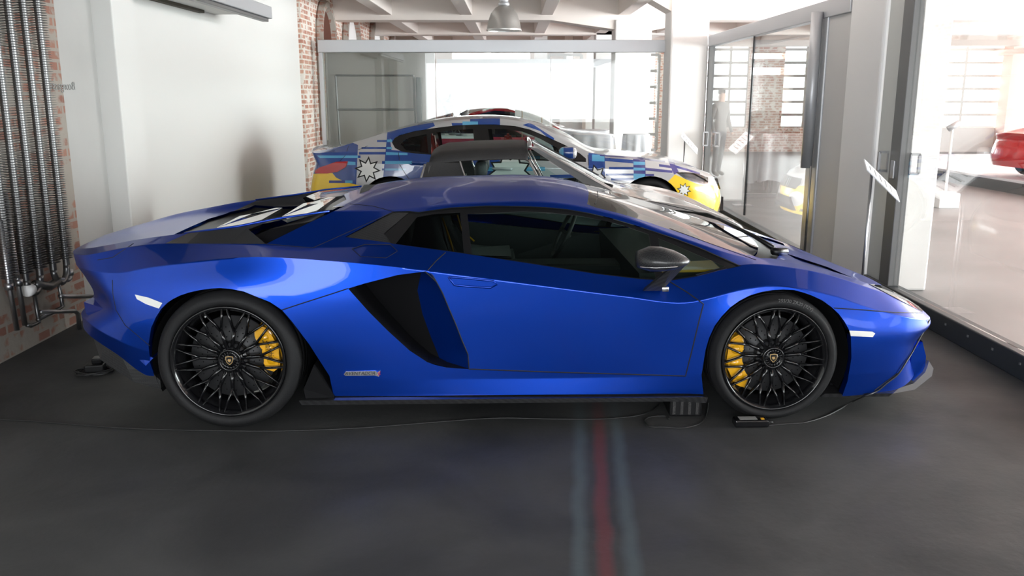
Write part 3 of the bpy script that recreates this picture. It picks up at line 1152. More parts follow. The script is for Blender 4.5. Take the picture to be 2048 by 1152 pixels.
for s in (-1, 1):
    px0 = V((.750, s * 1.085, .865))
    bm = mirror_housing()
    for v in bm.verts: v.co += px0
    o = obj('mirror_housing', bm, M_CARB, blue, sharp=1.2)
    bm = bmesh.new()
    solid(bm, [V((.80, s * 1.09, .835)), V((.87, s * 1.07, .840)), V((.78, s * .965, .690)), V((.69, s * .965, .690))],
          [V((.80, s * 1.06, .835)), V((.87, s * 1.04, .840)), V((.78, s * .93, .690)), V((.69, s * .93, .690))])
    obj('mirror_arm', bm, M_CARB, blue, smooth=False)
    bm = bmesh.new()
    tube(bm, [(.63, s * 1.17, .852), (.70, s * 1.185, .850), (.80, s * 1.175, .852), (.88, s * 1.10, .860)], .0025, 6)
    obj('mirror_edge', bm, M_CHR, blue)
    bm = bmesh.new()
    box(bm, (.775, s * .985 - .01, .690), (.81, s * .985 + .01, .715), .004)
    obj('mirror_foot', bm, M_CHR, blue)

# cabin
bm = bmesh.new()
box(bm, (-.60, -.58, .45), (-.2, .58, .52))
box(bm, (-.2, -.80, .45), (1.05, .80, .52))
box(bm, (-.68, -.58, .45), (-.52, .58, .98))
solid(bm, [V((.72, -.78, .52)), V((.72, .78, .52)), V((.70, .78, .74)), V((.70, -.78, .74))], [V((1.35, -.74, .52)), V((1.35, .74, .52)), V((1.25, .72, .76)), V((1.25, -.72, .76))])
box(bm, (-.5, -.12, .5), (.75, .12, .66), .03)
islands('cabin_interior', bm, M_LEATH, blue, smooth=False)
for s in (-1, 1):
    bm = bmesh.new()
    solid(bm, [V((-.42, s * .62, .55)), V((.10, s * .62, .55)), V((.10, s * .62, .66)), V((-.22, s * .62, .64)), V((-.30, s * .60, .80)), V((-.34, s * .50, 1.02)), V((-.46, s * .48, 1.02)), V((-.50, s * .60, .80))],
          [V((-.42, s * .16, .55)), V((.10, s * .16, .55)), V((.10, s * .16, .66)), V((-.22, s * .16, .64)), V((-.30, s * .18, .80)), V((-.34, s * .26, 1.02)), V((-.46, s * .26, 1.02)), V((-.50, s * .18, .80))])
    bmesh.ops.bevel(bm, geom=list(bm.edges), offset=.025, segments=2, affect='EDGES')
    o = obj('seat', bm, M_LEATHG, blue)
    bm = bmesh.new()
    tube(bm, [(-.16, s * .635, .68), (-.245, s * .63, .76), (-.275, s * .605, .88), (-.32, s * .53, 1.0)], .006, 6)
    obj('seat_piping', bm, M_YEL, o)
for s in (-1, 1):
    bm = bmesh.new()
    solid(bm, [V((-.2, s * .83, .45)), V((1.1, s * .85, .45)), V((1.1, s * .85, .66)), V((.6, s * .85, .70)), V((-.3, s * .80, .80))],
          [V((-.2, s * .80, .45)), V((1.1, s * .82, .45)), V((1.1, s * .82, .66)), V((.6, s * .82, .70)), V((-.3, s * .77, .80))])
    obj('door_lining', bm, M_LEATH, blue, smooth=False)
bm = bmesh.new()
prev = None
for x, ww, z in ((-.80, .30, 1.07), (-.5, .46, 1.06), (-.2, .49, 1.085), (.25, .49, 1.085), (.48, .44, 1.06)):
    cur = [bm.verts.new((x, y * ww, z + (1 - y * y) * .055 if abs(y) <= 1 else z - .055)) for y in (-1.25, -1, -.5, 0, .5, 1, 1.25)]
    if prev:
        for k in range(6): bm.faces.new((prev[k], prev[k + 1], cur[k + 1], cur[k]))
    prev = cur
obj('headliner', bm, M_LEATHG, blue)
bm = bmesh.new()
sw = V((.42, .38, .77))
n_ = V((-.9, 0, .42)).normalized()
a_ = V((0, 1, 0)); b__ = n_.cross(a_)
tube(bm, [sw + (a_ * math.cos(2 * PI * k / 28) + b__ * math.sin(2 * PI * k / 28)) * .17 for k in range(29)], .014, 8)
tube(bm, [sw - a_ * .17, sw - n_ * .04, sw + a_ * .17], .012, 6)
obj('steering_wheel', bm, M_LEATH, blue)
bm = bmesh.new()
solid(bm, [V((.74, -.80, .765)), V((.80, -.79, .745)), V((1.12, -.80, .752)), V((1.12, -.80, .764)), V((.82, -.79, .76))], [V((.74, -.60, .765)), V((.80, -.60, .745)), V((1.12, -.60, .762)), V((1.12, -.60, .774)), V((.82, -.60, .76))])
obj('dashboard_trim', bm, M_YEL, blue, smooth=False)['label'] = 'yellow dashboard trim strip'
# wipers
bm = bmesh.new()
tube(bm, [(1.49, -.50, .820), (1.42, -.38, .865), (1.33, 0.05, .905), (1.25, .46, .895)], [.014, .012, .010, .006], 6)
tube(bm, [(1.47, -.55, .81), (1.56, -.50, .80)], .02, 8)
tube(bm, [(1.36, -.10, .89), (1.30, .2, .915), (1.18, .6, .885)], .008, 6)
islands('wiper', bm, M_BLK, blue)

for (cx, R, W, Rr, cs, cy) in ((-1.366, .355, .355, .283, 1, .825), (1.369, .332, .255, .272, -1, .858)):
    build_wheel(blue, cx, -cy, R, W, Rr, cs, -1)
    build_wheel(blue, cx, cy, R, W, Rr, cs, 1)

# ================================================================= patterned coupe behind
RL = V((.117, 11.1, 0))
BM = Matrix.Translation(RL)
coupe = thing('patterned_car', 'four-door coupe painted in blue, grey and yellow blocks and stripes, parked behind the silver car', 'car', RL)
S2 = [
    [(-2.56, 0, .28), (-2.58, 0, .48), (-2.56, 0, .66), (-2.50, 0, .86), (-2.55, 0, 1.0), (-2.56, 0, 1.01), (-2.56, 0, 1.01), (-2.56, 0, 1.01)],
    [(-2.54, .5, .28), (-2.56, .52, .48), (-2.54, .52, .66), (-2.48, .52, .86), (-2.53, .5, .995), (-2.53, .44, 1.005), (-2.53, .26, 1.005), (-2.53, 0, 1.005)],
    [(-2.42, .80, .28), (-2.46, .82, .48), (-2.43, .82, .66), (-2.38, .81, .84), (-2.44, .76, .975), (-2.44, .66, .99), (-2.44, .4, 1.0), (-2.44, 0, 1.0)],
    [(-2.2, .89, .27), (-2.22, .91, .48), (-2.2, .905, .66), (-2.18, .88, .86), (-2.2, .80, .985), (-2.2, .68, 1.035), (-2.2, .4, 1.04), (-2.2, 0, 1.04)],
    [(-1.9, .93, .25), (-1.9, .945, .48), (-1.9, .95, .66), (-1.9, .92, .87), (-1.9, .83, .99), (-1.9, .65, 1.12), (-1.9, .38, 1.13), (-1.9, 0, 1.13)],
    [(-1.53, .94, .22), (-1.53, .95, .45), (-1.53, .96, .66), (-1.53, .935, .87), (-1.53, .86, .985), (-1.53, .62, 1.225), (-1.53, .35, 1.24), (-1.53, 0, 1.245)],
    [(-1.15, .93, .2), (-1.15, .94, .42), (-1.15, .945, .66), (-1.15, .94, .85), (-1.15, .87, .965), (-1.15, .59, 1.305), (-1.15, .33, 1.325), (-1.15, 0, 1.335)],
    [(-.7, .92, .2), (-.7, .925, .42), (-.7, .94, .64), (-.7, .94, .84), (-.7, .88, .955), (-.7, .57, 1.355), (-.7, .31, 1.38), (-.7, 0, 1.39)],
    [(-.2, .92, .2), (-.2, .925, .42), (-.2, .94, .62), (-.2, .94, .83), (-.2, .88, .94), (-.2, .57, 1.36), (-.2, .31, 1.38), (-.2, 0, 1.39)],
    [(.2, .92, .2), (.2, .925, .42), (.2, .94, .62), (.2, .94, .82), (.2, .885, .92), (.2, .60, 1.275), (.2, .33, 1.30), (.2, 0, 1.315)],
    [(.55, .92, .2), (.55, .93, .42), (.55, .94, .62), (.55, .94, .82), (.55, .885, .905), (.55, .67, 1.10), (.55, .4, 1.15), (.55, 0, 1.18)],
    [(.85, .93, .2), (.85, .94, .42), (.85, .945, .62), (.85, .94, .82), (.85, .87, .905), (.85, .765, .968), (.85, .42, .995), (.85, 0, 1.01)],
    [(1.2, .935, .2), (1.2, .95, .42), (1.2, .955, .62), (1.2, .935, .81), (1.2, .83, .91), (1.2, .72, .935), (1.2, .4, .95), (1.2, 0, .96)],
    [(1.49, .935, .2), (1.49, .95, .42), (1.49, .96, .62), (1.49, .93, .79), (1.49, .81, .89), (1.49, .70, .91), (1.49, .4, .925), (1.49, 0, .93)],
    [(1.8, .92, .2), (1.8, .93, .42), (1.8, .94, .6), (1.8, .91, .74), (1.8, .78, .84), (1.8, .67, .86), (1.8, .4, .88), (1.8, 0, .88)],
    [(2.07, .86, .2), (2.08, .88, .4), (2.08, .885, .55), (2.06, .86, .67), (2.05, .71, .755), (2.05, .60, .78), (2.05, .38, .805), (2.05, 0, .81)],
    [(2.30, .68, .2), (2.33, .69, .38), (2.31, .69, .50), (2.27, .67, .61), (2.25, .56, .68), (2.24, .47, .70), (2.24, .28, .725), (2.24, 0, .735)],
    [(2.44, .36, .2), (2.47, .36, .37), (2.45, .36, .48), (2.40, .35, .60), (2.37, .29, .655), (2.355, .24, .67), (2.35, .15, .685), (2.35, 0, .69)],
    [(2.48, 0, .2), (2.51, 0, .36), (2.49, 0, .47), (2.45, 0, .60), (2.40, 0, .66), (2.395, 0, .665), (2.39, 0, .67), (2.385, 0, .67)],
]
G2 = [[0, 1, 2, 3], [3, 4], [4, 5], [5, 6, 7]]
s2 = Shell(loft(S2, G2, 7, [0, .06, .3, .6, .9]), BM)
lo2 = lambda c: c.y < -.4 and c.z < .8


def circ(cx, cz, r, a0=0, n=36):
    return [(cx + r * math.cos(2 * PI * k / n), cz + r * math.sin(2 * PI * k / n)) for k in range(n)]


for cx in (-1.53, 1.49):
    s2.cut(circ(cx, .345, .375), 99, 'side', cond=lo2)
D2 = [(784, 285), (789, 276), (800, 270), (830, 262), (870, 256), (910, 251), (950, 249), (990, 249), (1030, 252), (1060, 259), (1095, 274), (1130, 290), (1160, 307), (1172, 317), (1172, 324), (1100, 322), (1000, 318), (900, 312), (830, 307), (803, 303), (790, 296)]
s2.cut(D2, 2)
s2.cut([(800, 287), (815, 276), (853, 268), (857, 306), (812, 300)], 4)
s2.cut([(862, 267), (900, 260), (946, 258), (950, 310), (862, 307)], 5)
s2.cut([(976, 258), (1010, 258), (1045, 263), (1080, 277), (1115, 296), (1122, 320), (985, 314)], 5)
s2.cut([(630, 342), (640, 335), (672, 324), (696, 323), (692, 334), (675, 344), (655, 347), (632, 347)], 20)
hx = lambda c: c.z > .55
s2.cut([(1352, 345), (1372, 344), (1395, 347), (1416, 355), (1416, 368), (1395, 368), (1370, 358)], 14, cond=lambda c: c.z > .45)
LIV = [
    # (polygon, material slot); slots: 0 silver, 1 navy, 2 light blue, 3 yellow, 4 violet, 5 white, 6 black
    ([(600, 240), (716, 290), (712, 375), (600, 400)], 1),
    ([(775, 262), (762, 400), (880, 400), (905, 311), (783, 300), (775, 240)], 1),
    ([(775, 262), (860, 232), (870, 252), (783, 285)], 1),
    ([(940, 235), (1000, 230), (1000, 250), (905, 254), (903, 246), (940, 246)], 1),
    ([(925, 243), (956, 243), (956, 252), (925, 252)], 2),
    ([(1045, 250), (1080, 262), (1108, 286), (1108, 276), (1060, 245)], 1),
    ([(880, 310), (1000, 316), (1000, 400), (860, 400)], 1),
    ([(1130, 338), (1180, 338), (1180, 344), (1130, 343)], 1),
    ([(1100, 350), (1176, 348), (1176, 356), (1100, 356)], 1),
    ([(1177, 306), (1210, 308), (1210, 375), (1177, 375)], 1),
    ([(1184, 309), (1209, 310), (1209, 323), (1184, 322)], 2),
    ([(1210, 315), (1268, 320), (1268, 327), (1210, 322)], 1),
    ([(1218, 334), (1268, 334), (1268, 339), (1218, 339)], 1),
    ([(1212, 347), (1268, 347), (1268, 351), (1212, 351)], 1),
    ([(1222, 356), (1268, 356), (1268, 361), (1222, 361)], 1),
    ([(1200, 309), (1266, 313), (1330, 322), (1330, 325), (1266, 317), (1200, 312)], 4),
    ([(1266, 313), (1290, 315), (1292, 362), (1268, 362)], 4),
    ([(1267, 323), (1290, 324), (1290, 330), (1267, 330)], 2),
    ([(1267, 335), (1291, 336), (1291, 341), (1267, 341)], 2),
    ([(1267, 347), (1291, 348), (1291, 360), (1267, 360)], 2),
    ([(1290, 335), (1345, 341), (1345, 346), (1290, 341)], 4),
    ([(1318, 328), (1346, 332), (1346, 337), (1318, 333)], 4),
    ([(1290, 348), (1308, 348), (1308, 352), (1290, 352)], 4),
    ([(1334, 316), (1344, 317), (1358, 345), (1348, 349)], 4),
    ([(1346, 329), (1400, 345), (1400, 349), (1346, 334)], 4),
    ([(1346, 320), (1396, 334), (1396, 337), (1346, 323)], 4),
    ([(1350, 349), (1370, 358), (1395, 368), (1440, 372), (1440, 450), (1360, 440), (1342, 376), (1334, 365)], 3),
    ([(600, 349), (665, 346), (672, 355), (690, 364), (720, 371), (735, 380), (735, 440), (600, 440)], 3),
    # stripes on the tail quarter
    ([(634, 311), (716, 311), (716, 316), (640, 316)], 2),
    ([(716, 311), (721, 311), (721, 316), (716, 316)], 1),
    ([(696, 323), (711, 324), (711, 330), (694, 330)], 2),
    ([(690, 361), (705, 361), (705, 366), (690, 366)], 2),
    ([(658, 361), (690, 361), (690, 366), (658, 366)], 4),
    ([(754, 280), (775, 280), (775, 284), (754, 284)], 1),
    ([(774, 279), (784, 279), (784, 284), (774, 284)], 2),
    ([(723, 294), (773, 294), (773, 298), (723, 298)], 1),
    ([(773, 294), (784, 294), (784, 298), (773, 298)], 2),
    ([(718, 304), (772, 304), (772, 309), (718, 309)], 1),
    ([(772, 304), (815, 306), (815, 310), (772, 310)], 2),
    ([(764, 322), (770, 322), (770, 328), (764, 328)], 1),
    ([(770, 322), (824, 322), (824, 328), (770, 328)], 2),
    ([(770, 337), (812, 337), (812, 341), (770, 341)], 2),
    ([(764, 337), (770, 337), (770, 341), (764, 341)], 1),
    ([(885, 334), (1090, 334), (1090, 342), (885, 342)], 2),
]


def star(cx, cy, r, k, r2=None, a=0.2, sx=1.0):
    out = []
    for i in range(k * 2):
        rr = r if i % 2 == 0 else (r2 or r * .5)
        t = a + PI * i / k
        out.append((cx + rr * sx * math.cos(t), cy + rr * math.sin(t)))
    return out


LIV += [(star(735, 339, 27, 8, 15, .1), 6), (star(735, 339, 21, 8, 11.5, .1), 5),
        (star(1192, 350, 22, 6, 12, .3), 6), (star(1192, 350, 17, 6, 9, .3), 5),
        (star(1368, 380, 15, 8, 8.5, .2), 6), (star(1368, 380, 12, 8, 6.5, .2), 5),
        (star(1020, 345, 40, 9, 28, .2, 1.15), 6), (star(1020, 345, 35, 9, 24, .2, 1.15), 5)]
keep = {0}
base = 30
tagmap = {0: 0}
for i, (poly, slot) in enumerate(LIV):
    s2.cut(poly, base + slot, only={0} | set(range(base, base + 10)), cond=lambda c: c.z < 1.3 or c.y < -.3)
b2 = s2.take({0} | set(range(base, base + 10)))
lay = b2.faces.layers.int['tag']
for f in b2.faces:
    f.material_index = max(0, f[lay] - base) if f[lay] else 0
flange(b2, (0, .05, 0), lambda m: m.y < -.8 and .05 < m.z < .78 and (abs(m.x + 1.53) < .39 or abs(m.x - 1.49) < .39) and (m - V((m.x, m.y, .345))).length > .12)
# bonnet stripes seen end-on from the far pane
mirrored(b2)
obj('body', b2, [M_SILV, M_NAVY, M_LBLUE, M_YP, M_VIOLET, M_WHT, M_BLK], coupe, sharp=.9)
g = s2.take({2}); shift_in(g, .004); pair('window_frame', g, M_GLOSS, coupe)
g = s2.take({4}); shift_in(g, .008); pair('rear_quarter_window', g, M_DGLASS, coupe)
g = s2.take({5}); shift_in(g, .008); pair('side_window', g, M_BGLASS, coupe)
g = s2.take({20}); shift_in(g, -.006); pair('tail_light', g, M_REDG, coupe)
g = s2.take({14})
bw = g.copy(); shift_in(g, -.003); pair('headlight', g, lens, coupe)
for v in bw.verts: v.co += V((-.04, .03, -.02))
pair('headlight_bowl', bw, mat('lamp_bowl', (.22, .23, .25), .25, .7), coupe)
bm = bmesh.new()
s2.seam(bm, [(697, 292), (690, 312), (680, 322)], .003)
s2.seam(bm, [(797, 305), (800, 330), (812, 350), (822, 362)], .003)
s2.seam(bm, [(716, 300), (735, 292)], .003)
s2.seam(bm, [(1176, 310), (1178, 340), (1175, 372)], .004)
pair('panel_gap', bm, M_SEAM, coupe)
for (u0, v0, u1, v1) in ((824, 327, 862, 328), (985, 337, 1024, 338)):
    a, b = s2.pt(u0, v0, .02), s2.pt(u1, v1, .02)
    if a and b:
        bm = TUBE([a + V((0, .025, 0)), a + V((.02, .0, 0)), b - V((.02, 0, 0)), b + V((0, .025, 0))], [.012, .016, .016, .012], 10)
        obj('door_handle', bm, M_NAVY if u0 < 900 else M_SILV, coupe)
        # twin
        bm = TUBE([V((p.x, -p.y, p.z)) for p in (a + V((0, .025, 0)), a + V((.02, .0, 0)), b - V((.02, 0, 0)), b + V((0, .025, 0)))], [.012, .016, .016, .012], 10)
        obj('door_handle', bm, M_NAVY, coupe)
for s in (-1, 1):
    bm = bmesh.new()
    vs = box(bm, (.42, s * 1.04 - .13, .93), (.62, s * 1.04 + .10, 1.06), .045)
    for f in bm.faces:
        c = f.calc_center_median()
        f.material_index = 0 if c.z < .96 else (1 if c.x < .50 else 2 if c.x < .54 else 3)
    o = obj('door_mirror', bm, [M_NAVY, M_LBLUE, M_NAVY, M_SILV], coupe)
# grille, bumper openings, tail details
for s in (-1, 1):
    bm = bmesh.new()
    solid(bm, [V((2.50, s * .04, .50)), V((2.47, s * .30, .50)), V((2.43, s * .36, .58)), V((2.425, s * .30, .635)), V((2.45, s * .04, .635))],
          [V((2.40, s * .04, .50)), V((2.37, s * .30, .50)), V((2.36, s * .34, .58)), V((2.36, s * .30, .63)), V((2.38, s * .04, .63))])
    obj('kidney_grille', bm, M_GLOSS, coupe, smooth=False)
    bm = bmesh.new()
    solid(bm, [V((2.30, s * .72, .27)), V((2.28, s * .73, .38)), V((2.40, s * .50, .38)), V((2.44, s * .44, .24))],
          [V((2.2, s * .68, .27)), V((2.2, s * .68, .38)), V((2.3, s * .45, .38)), V((2.34, s * .40, .24))])
    obj('bumper_intake', bm, M_GLOSS, coupe, smooth=False)
    bm = bmesh.new()
    solid(bm, [V((-2.40, s * .845, .50)), V((-2.33, s * .885, .50)), V((-2.33, s * .885, .53)), V((-2.40, s * .845, .54))],
          [V((-2.40, s * .80, .50)), V((-2.33, s * .8, .50)), V((-2.33, s * .8, .53)), V((-2.40, s * .8, .54))])
    obj('bumper_reflector', bm, M_REDG, coupe, smooth=False)
bm = bmesh.new()
solid(bm, [V((2.50, -.36, .24)), V((2.50, .36, .24)), V((2.52, .26, .40)), V((2.52, -.26, .40))], [V((2.40, -.36, .24)), V((2.40, .36, .24)), V((2.42, .26, .40)), V((2.42, -.26, .40))])
obj('lower_grille', bm, M_GLOSS, coupe, smooth=False)
obj('floor_pan', BOX((-2.0, -.84, .2), (2.1, .84, .26)), M_LINER, coupe, smooth=False)
for cx in (-1.53, 1.49):
    for s in (-1, 1):
        bm = bmesh.new()
        lathe(bm, [(.375, s * .88), (.375, s * .6), (.0, s * .6)], 32, 'Y', (cx, 0, .345))
        obj('wheel_arch_liner', bm, M_LINER, coupe)
        rim = obj('wheel', rim_bm(.26, .25, 0, 10), M_GLOSS, coupe, sharp=.6)
        rim.location = (cx, s * .80, .345)
        if s > 0: rim.rotation_euler = (0, 0, PI)
        obj('tyre', tyre_bm(.345, .258, .25), M_RUB, rim, sharp=.5)
for (x, y) in ((-.95, .36), (-.95, -.36), (.05, .38), (.05, -.38)):
    bm = bmesh.new()
    solid(bm, [V((x - .12, y - .24, .5)), V((x + .35, y - .24, .5)), V((x + .35, y - .24, .62)), V((x + .0, y - .24, .62)), V((x - .16, y - .2, 1.0)), V((x - .18, y - .13, 1.15)), V((x - .26, y - .13, 1.15)), V((x - .28, y - .22, .95))],
          [V((x - .12, y + .24, .5)), V((x + .35, y + .24, .5)), V((x + .35, y + .24, .62)), V((x + .0, y + .24, .62)), V((x - .16, y + .2, 1.0)), V((x - .18, y + .13, 1.15)), V((x - .26, y + .13, 1.15)), V((x - .28, y + .22, .95))])
    bmesh.ops.bevel(bm, geom=list(bm.edges), offset=.025, segments=2, affect='EDGES')
    obj('seat', bm, M_REDL, coupe)
bm = bmesh.new()
box(bm, (.62, -.78, .6), (1.1, .78, .93), .04)
obj('dashboard', bm, M_LEATH, coupe)

# ================================================================= silver targa between them
PL = V((0, 7.4, 0))
PM = Matrix.Translation(PL)
targa = thing('targa_car', 'small silver sports car with a black targa roof, behind the blue car', 'car', PL)
S3 = [
    [(-2.0, 0, .25), (-2.02, 0, .42), (-1.99, 0, .58), (-1.96, 0, .68), (-1.93, 0, .735), (-1.9, 0, .75), (-1.9, 0, .75), (-1.9, 0, .75)],
    [(-1.98, .5, .25), (-2.0, .52, .42), (-1.97, .52, .58), (-1.94, .52, .68), (-1.91, .5, .735), (-1.88, .46, .75), (-1.88, .25, .76), (-1.88, 0, .76)],
    [(-1.88, .74, .25), (-1.9, .76, .42), (-1.88, .76, .58), (-1.86, .75, .68), (-1.82, .71, .745), (-1.8, .6, .77), (-1.8, .35, .775), (-1.8, 0, .775)],
    [(-1.3, .79, .22), (-1.3, .81, .42), (-1.3, .82, .58), (-1.3, .81, .68), (-1.3, .75, .80), (-1.3, .60, .82), (-1.3, .35, .83), (-1.3, 0, .83)],
    [(-.7, .79, .2), (-.7, .80, .42), (-.7, .815, .58), (-.7, .81, .68), (-.7, .76, .82), (-.7, .62, .84), (-.7, .35, .85), (-.7, 0, .85)],
    [(0, .79, .2), (0, .80, .42), (0, .815, .58), (0, .81, .68), (0, .77, .83), (0, .70, .84), (0, .35, .84), (0, 0, .84)],
    [(.7, .79, .2), (.7, .80, .42), (.7, .815, .58), (.7, .81, .68), (.7, .75, .86), (.7, .64, .905), (.7, .35, .925), (.7, 0, .93)],
    [(.95, .79, .2), (.95, .81, .42), (.95, .82, .58), (.95, .80, .70), (.95, .72, .84), (.95, .62, .855), (.95, .35, .865), (.95, 0, .875)],
    [(1.25, .79, .2), (1.25, .81, .42), (1.25, .82, .58), (1.25, .80, .70), (1.25, .71, .815), (1.25, .60, .81), (1.25, .42, .79), (1.25, 0, .82)],
    [(1.5, .77, .2), (1.5, .79, .42), (1.5, .80, .56), (1.5, .78, .67), (1.5, .70, .765), (1.5, .58, .755), (1.5, .42, .72), (1.5, 0, .75)],
    [(1.75, .70, .22), (1.77, .72, .40), (1.76, .73, .52), (1.74, .71, .60), (1.72, .65, .675), (1.70, .55, .67), (1.70, .40, .645), (1.70, 0, .665)],
    [(1.90, .42, .24), (1.92, .42, .40), (1.91, .43, .50), (1.89, .42, .57), (1.86, .38, .61), (1.84, .33, .615), (1.84, .2, .61), (1.84, 0, .615)],
    [(1.94, 0, .24), (1.96, 0, .40), (1.95, 0, .50), (1.93, 0, .56), (1.90, 0, .595), (1.88, 0, .60), (1.88, 0, .60), (1.88, 0, .60)],
]
s3 = Shell(loft(S3, [[0, 1, 2, 3], [3, 4, 5], [5, 6, 7]], 6, [0, .1, .35, .65, .9]), PM)
for cx in (-1.22, 1.18):
    s3.cut(circ(cx, .31, .34), 99, 'side', cond=lambda c: c.y < -.5 and c.z < .75)
s3.cut([(-.6, -.1), (-.6, .64), (.66, .64), (.70, .4), (.72, -.1)], 98, 'top', cond=lambda c: c.z > .6)
s3.cut([(1.52, .47), (1.52, .68), (1.70, .66), (1.70, .47)], 21, 'top', only={0}, cond=lambda c: c.z > .5)
g = s3.take({0}); mirrored(g)
obj('body', g, M_SILV2, targa, sharp=.9)
g = s3.take({21}); pair('headlight_cover', g, M_SILV2, targa)
bm = bmesh.new()
s3.seam(bm, [(1215, 382), (1300, 402), (1400, 425), (1440, 440)], .003)
pair('panel_gap', bm, M_SEAM, targa)
# roof panel of black grained vinyl
bm = bmesh.new()
rings = []
for x, zt, wt in ((-.645, 1.14, .60), (-.63, 1.19, .58), (-.56, 1.215, .56), (-.3, 1.235, .55), (0, 1.243, .545), (.10, 1.240, .545), (.125, 1.225, .55)):
    ring = []
    for y, dz in ((-wt - .06, -.085), (-wt - .03, -.02), (-wt + .05, .0), (-.3, .018), (0, .022), (.3, .018), (wt - .05, 0), (wt + .03, -.02), (wt + .06, -.085)):
        ring.append(V((x, y, zt + dz)))
    rings.append(ring)
T = [[bm.verts.new(p) for p in r] for r in rings]
B = [[bm.verts.new(p - V((0, 0, .03)) * (1 if 0 < i < 8 else .2)) for i, p in enumerate(r)] for r in rings]
for a, b in zip(T, T[1:]):
    for i in range(8): bm.faces.new((a[i], a[i + 1], b[i + 1], b[i]))
for a, b in zip(B, B[1:]):
    for i in range(8): bm.faces.new((a[i], b[i], b[i + 1], a[i + 1]))
for A_, B_ in ((T[0], B[0]), (T[-1], B[-1])):
    for i in range(8): bm.faces.new((A_[i], A_[i + 1], B_[i + 1], B_[i]))
for i in (0, 8):
    for k in range(len(T) - 1): bm.faces.new((T[k][i], T[k + 1][i], B[k + 1][i], B[k][i]))
obj('roof_panel', bm, M_VINYL, targa)
for s in (-1, 1):
    bm = bmesh.new()
    solid(bm, [V((-.66, s * .63, 1.13)), V((-.40, s * .64, 1.13)), V((-.30, s * .72, .84)), V((-.74, s * .73, .84))],
          [V((-.66, s * .58, 1.13)), V((-.40, s * .59, 1.13)), V((-.30, s * .66, .84)), V((-.74, s * .67, .84))])
    obj('sail_panel', bm, M_VINYL, targa, smooth=False)
    bm = bmesh.new()
    tube(bm, [(-.40, s * .648, 1.14), (-.30, s * .725, .84)], .008, 6)
    obj('chrome_trim', bm, M_CHR, targa)
    bm = bmesh.new()
    tube(bm, [(-.67, s * .638, 1.12), (-.75, s * .735, .86)], .009, 6)
    obj('chrome_trim', bm, M_SILV2, targa)
    # windscreen pillar
    bm = bmesh.new()
    solid(bm, [V((.125, s * .585, 1.25)), V((.20, s * .60, 1.235)), V((.80, s * .70, .905)), V((.66, s * .71, .905))],
          [V((.125, s * .54, 1.25)), V((.20, s * .55, 1.245)), V((.80, s * .65, .925)), V((.66, s * .66, .915))])
    obj('windscreen_pillar', bm, M_SILV2, targa, smooth=False)
    bm = bmesh.new()
    tube(bm, [(.13, s * .63, 1.15), (.28, s * .70, .86)], .010, 6)
    tube(bm, [(.165, s * .63, 1.15), (.31, s * .70, .86)], .006, 6)
    obj('vent_window_frame', bm, M_CHR, targa)
    bm = bmesh.new()
    vs = [bm.verts.new(p) for p in (V((-.385, s * .652, 1.13)), V((.12, s * .635, 1.14)), V((.27, s * .705, .85)), V((-.30, s * .722, .84)))]
    bm.faces.new(vs)
    obj('side_window', bm, M_BGLASS, targa, smooth=False)
    bm = bmesh.new()
    vs = [bm.verts.new(p) for p in (V((.16, s * .63, 1.15)), V((.60, s * .70, .88)), V((.30, s * .705, .85)))]
    bm.faces.new(vs)
    obj('vent_window', bm, M_BGLASS, targa, smooth=False)
bm = bmesh.new()
tube(bm, [(.135, -.57, 1.25), (.14, -.3, 1.268), (.14, 0, 1.272), (.14, .3, 1.268), (.135, .57, 1.25)], .018, 8)
obj('windscreen_header', bm, M_SILV2, targa)
bm = bmesh.new()
N = 8
top = [bm.verts.new(V((.17, -.56 + 1.12 * k / N, 1.245 + .02 * math.sin(PI * k / N)))) for k in range(N + 1)]
bot = [bm.verts.new(V((.70 + .10 * math.sin(PI * k / N), -.66 + 1.32 * k / N, .925 + .01 * math.sin(PI * k / N)))) for k in range(N + 1)]
for k in range(N): bm.faces.new((top[k], top[k + 1], bot[k + 1], bot[k]))
obj('windscreen', bm, M_BGLASS, targa)
bm = bmesh.new()
box(bm, (.60, -.62, .70), (.80, .62, .88), .03)
box(bm, (-.62, -.62, .60), (-.50, .62, .86))
box(bm, (-.6, -.62, .3), (.7, .62, .4))
islands('cabin_interior', bm, M_LEATH, targa)
for s in (-1, 1):
    bm = bmesh.new()
    y = s * .33
    solid(bm, [V((-.40, y - .24, .4)), V((.05, y - .24, .4)), V((.05, y - .24, .52)), V((-.28, y - .24, .52)), V((-.42, y - .18, .98)), V((-.50, y - .18, .98))],
          [V((-.40, y + .24, .4)), V((.05, y + .24, .4)), V((.05, y + .24, .52)), V((-.28, y + .24, .52)), V((-.42, y + .18, .98)), V((-.50, y + .18, .98))])
    bmesh.ops.bevel(bm, geom=list(bm.edges), offset=.03, segments=2, affect='EDGES')
    box(bm, (-.30, y - .10, .98), (-.20, y + .10, 1.12), .04)
    obj('seat', bm, M_LEATH, targa)
bm = bmesh.new()
tube(bm, [(.50 + .09 * math.cos(2 * PI * k / 24) * .4, -.33 + .17 * math.sin(2 * PI * k / 24), .86 + .16 * math.cos(2 * PI * k / 24)) for k in range(25)], .011, 6)
obj('steering_wheel', bm, M_LEATH, targa)
bm = bmesh.new()
tube(bm, [(.74, -.42, .945), (.60, -.36, 1.02), (.55, -.05, 1.05)], .006, 6)
tube(bm, [(.74, -.42, .945), (.80, -.46, .93)], .014, 6)
obj('wiper', bm, M_BLK, targa)
bm = bmesh.new()
tube(bm, [(.74, .2, .96), (.60, .26, 1.03), (.55, .5, 1.03)], .006, 6)
obj('wiper', bm, M_BLK, targa)
obj('floor_pan', BOX((-1.7, -.70, .2), (1.6, .70, .26)), M_LINER, targa, smooth=False)
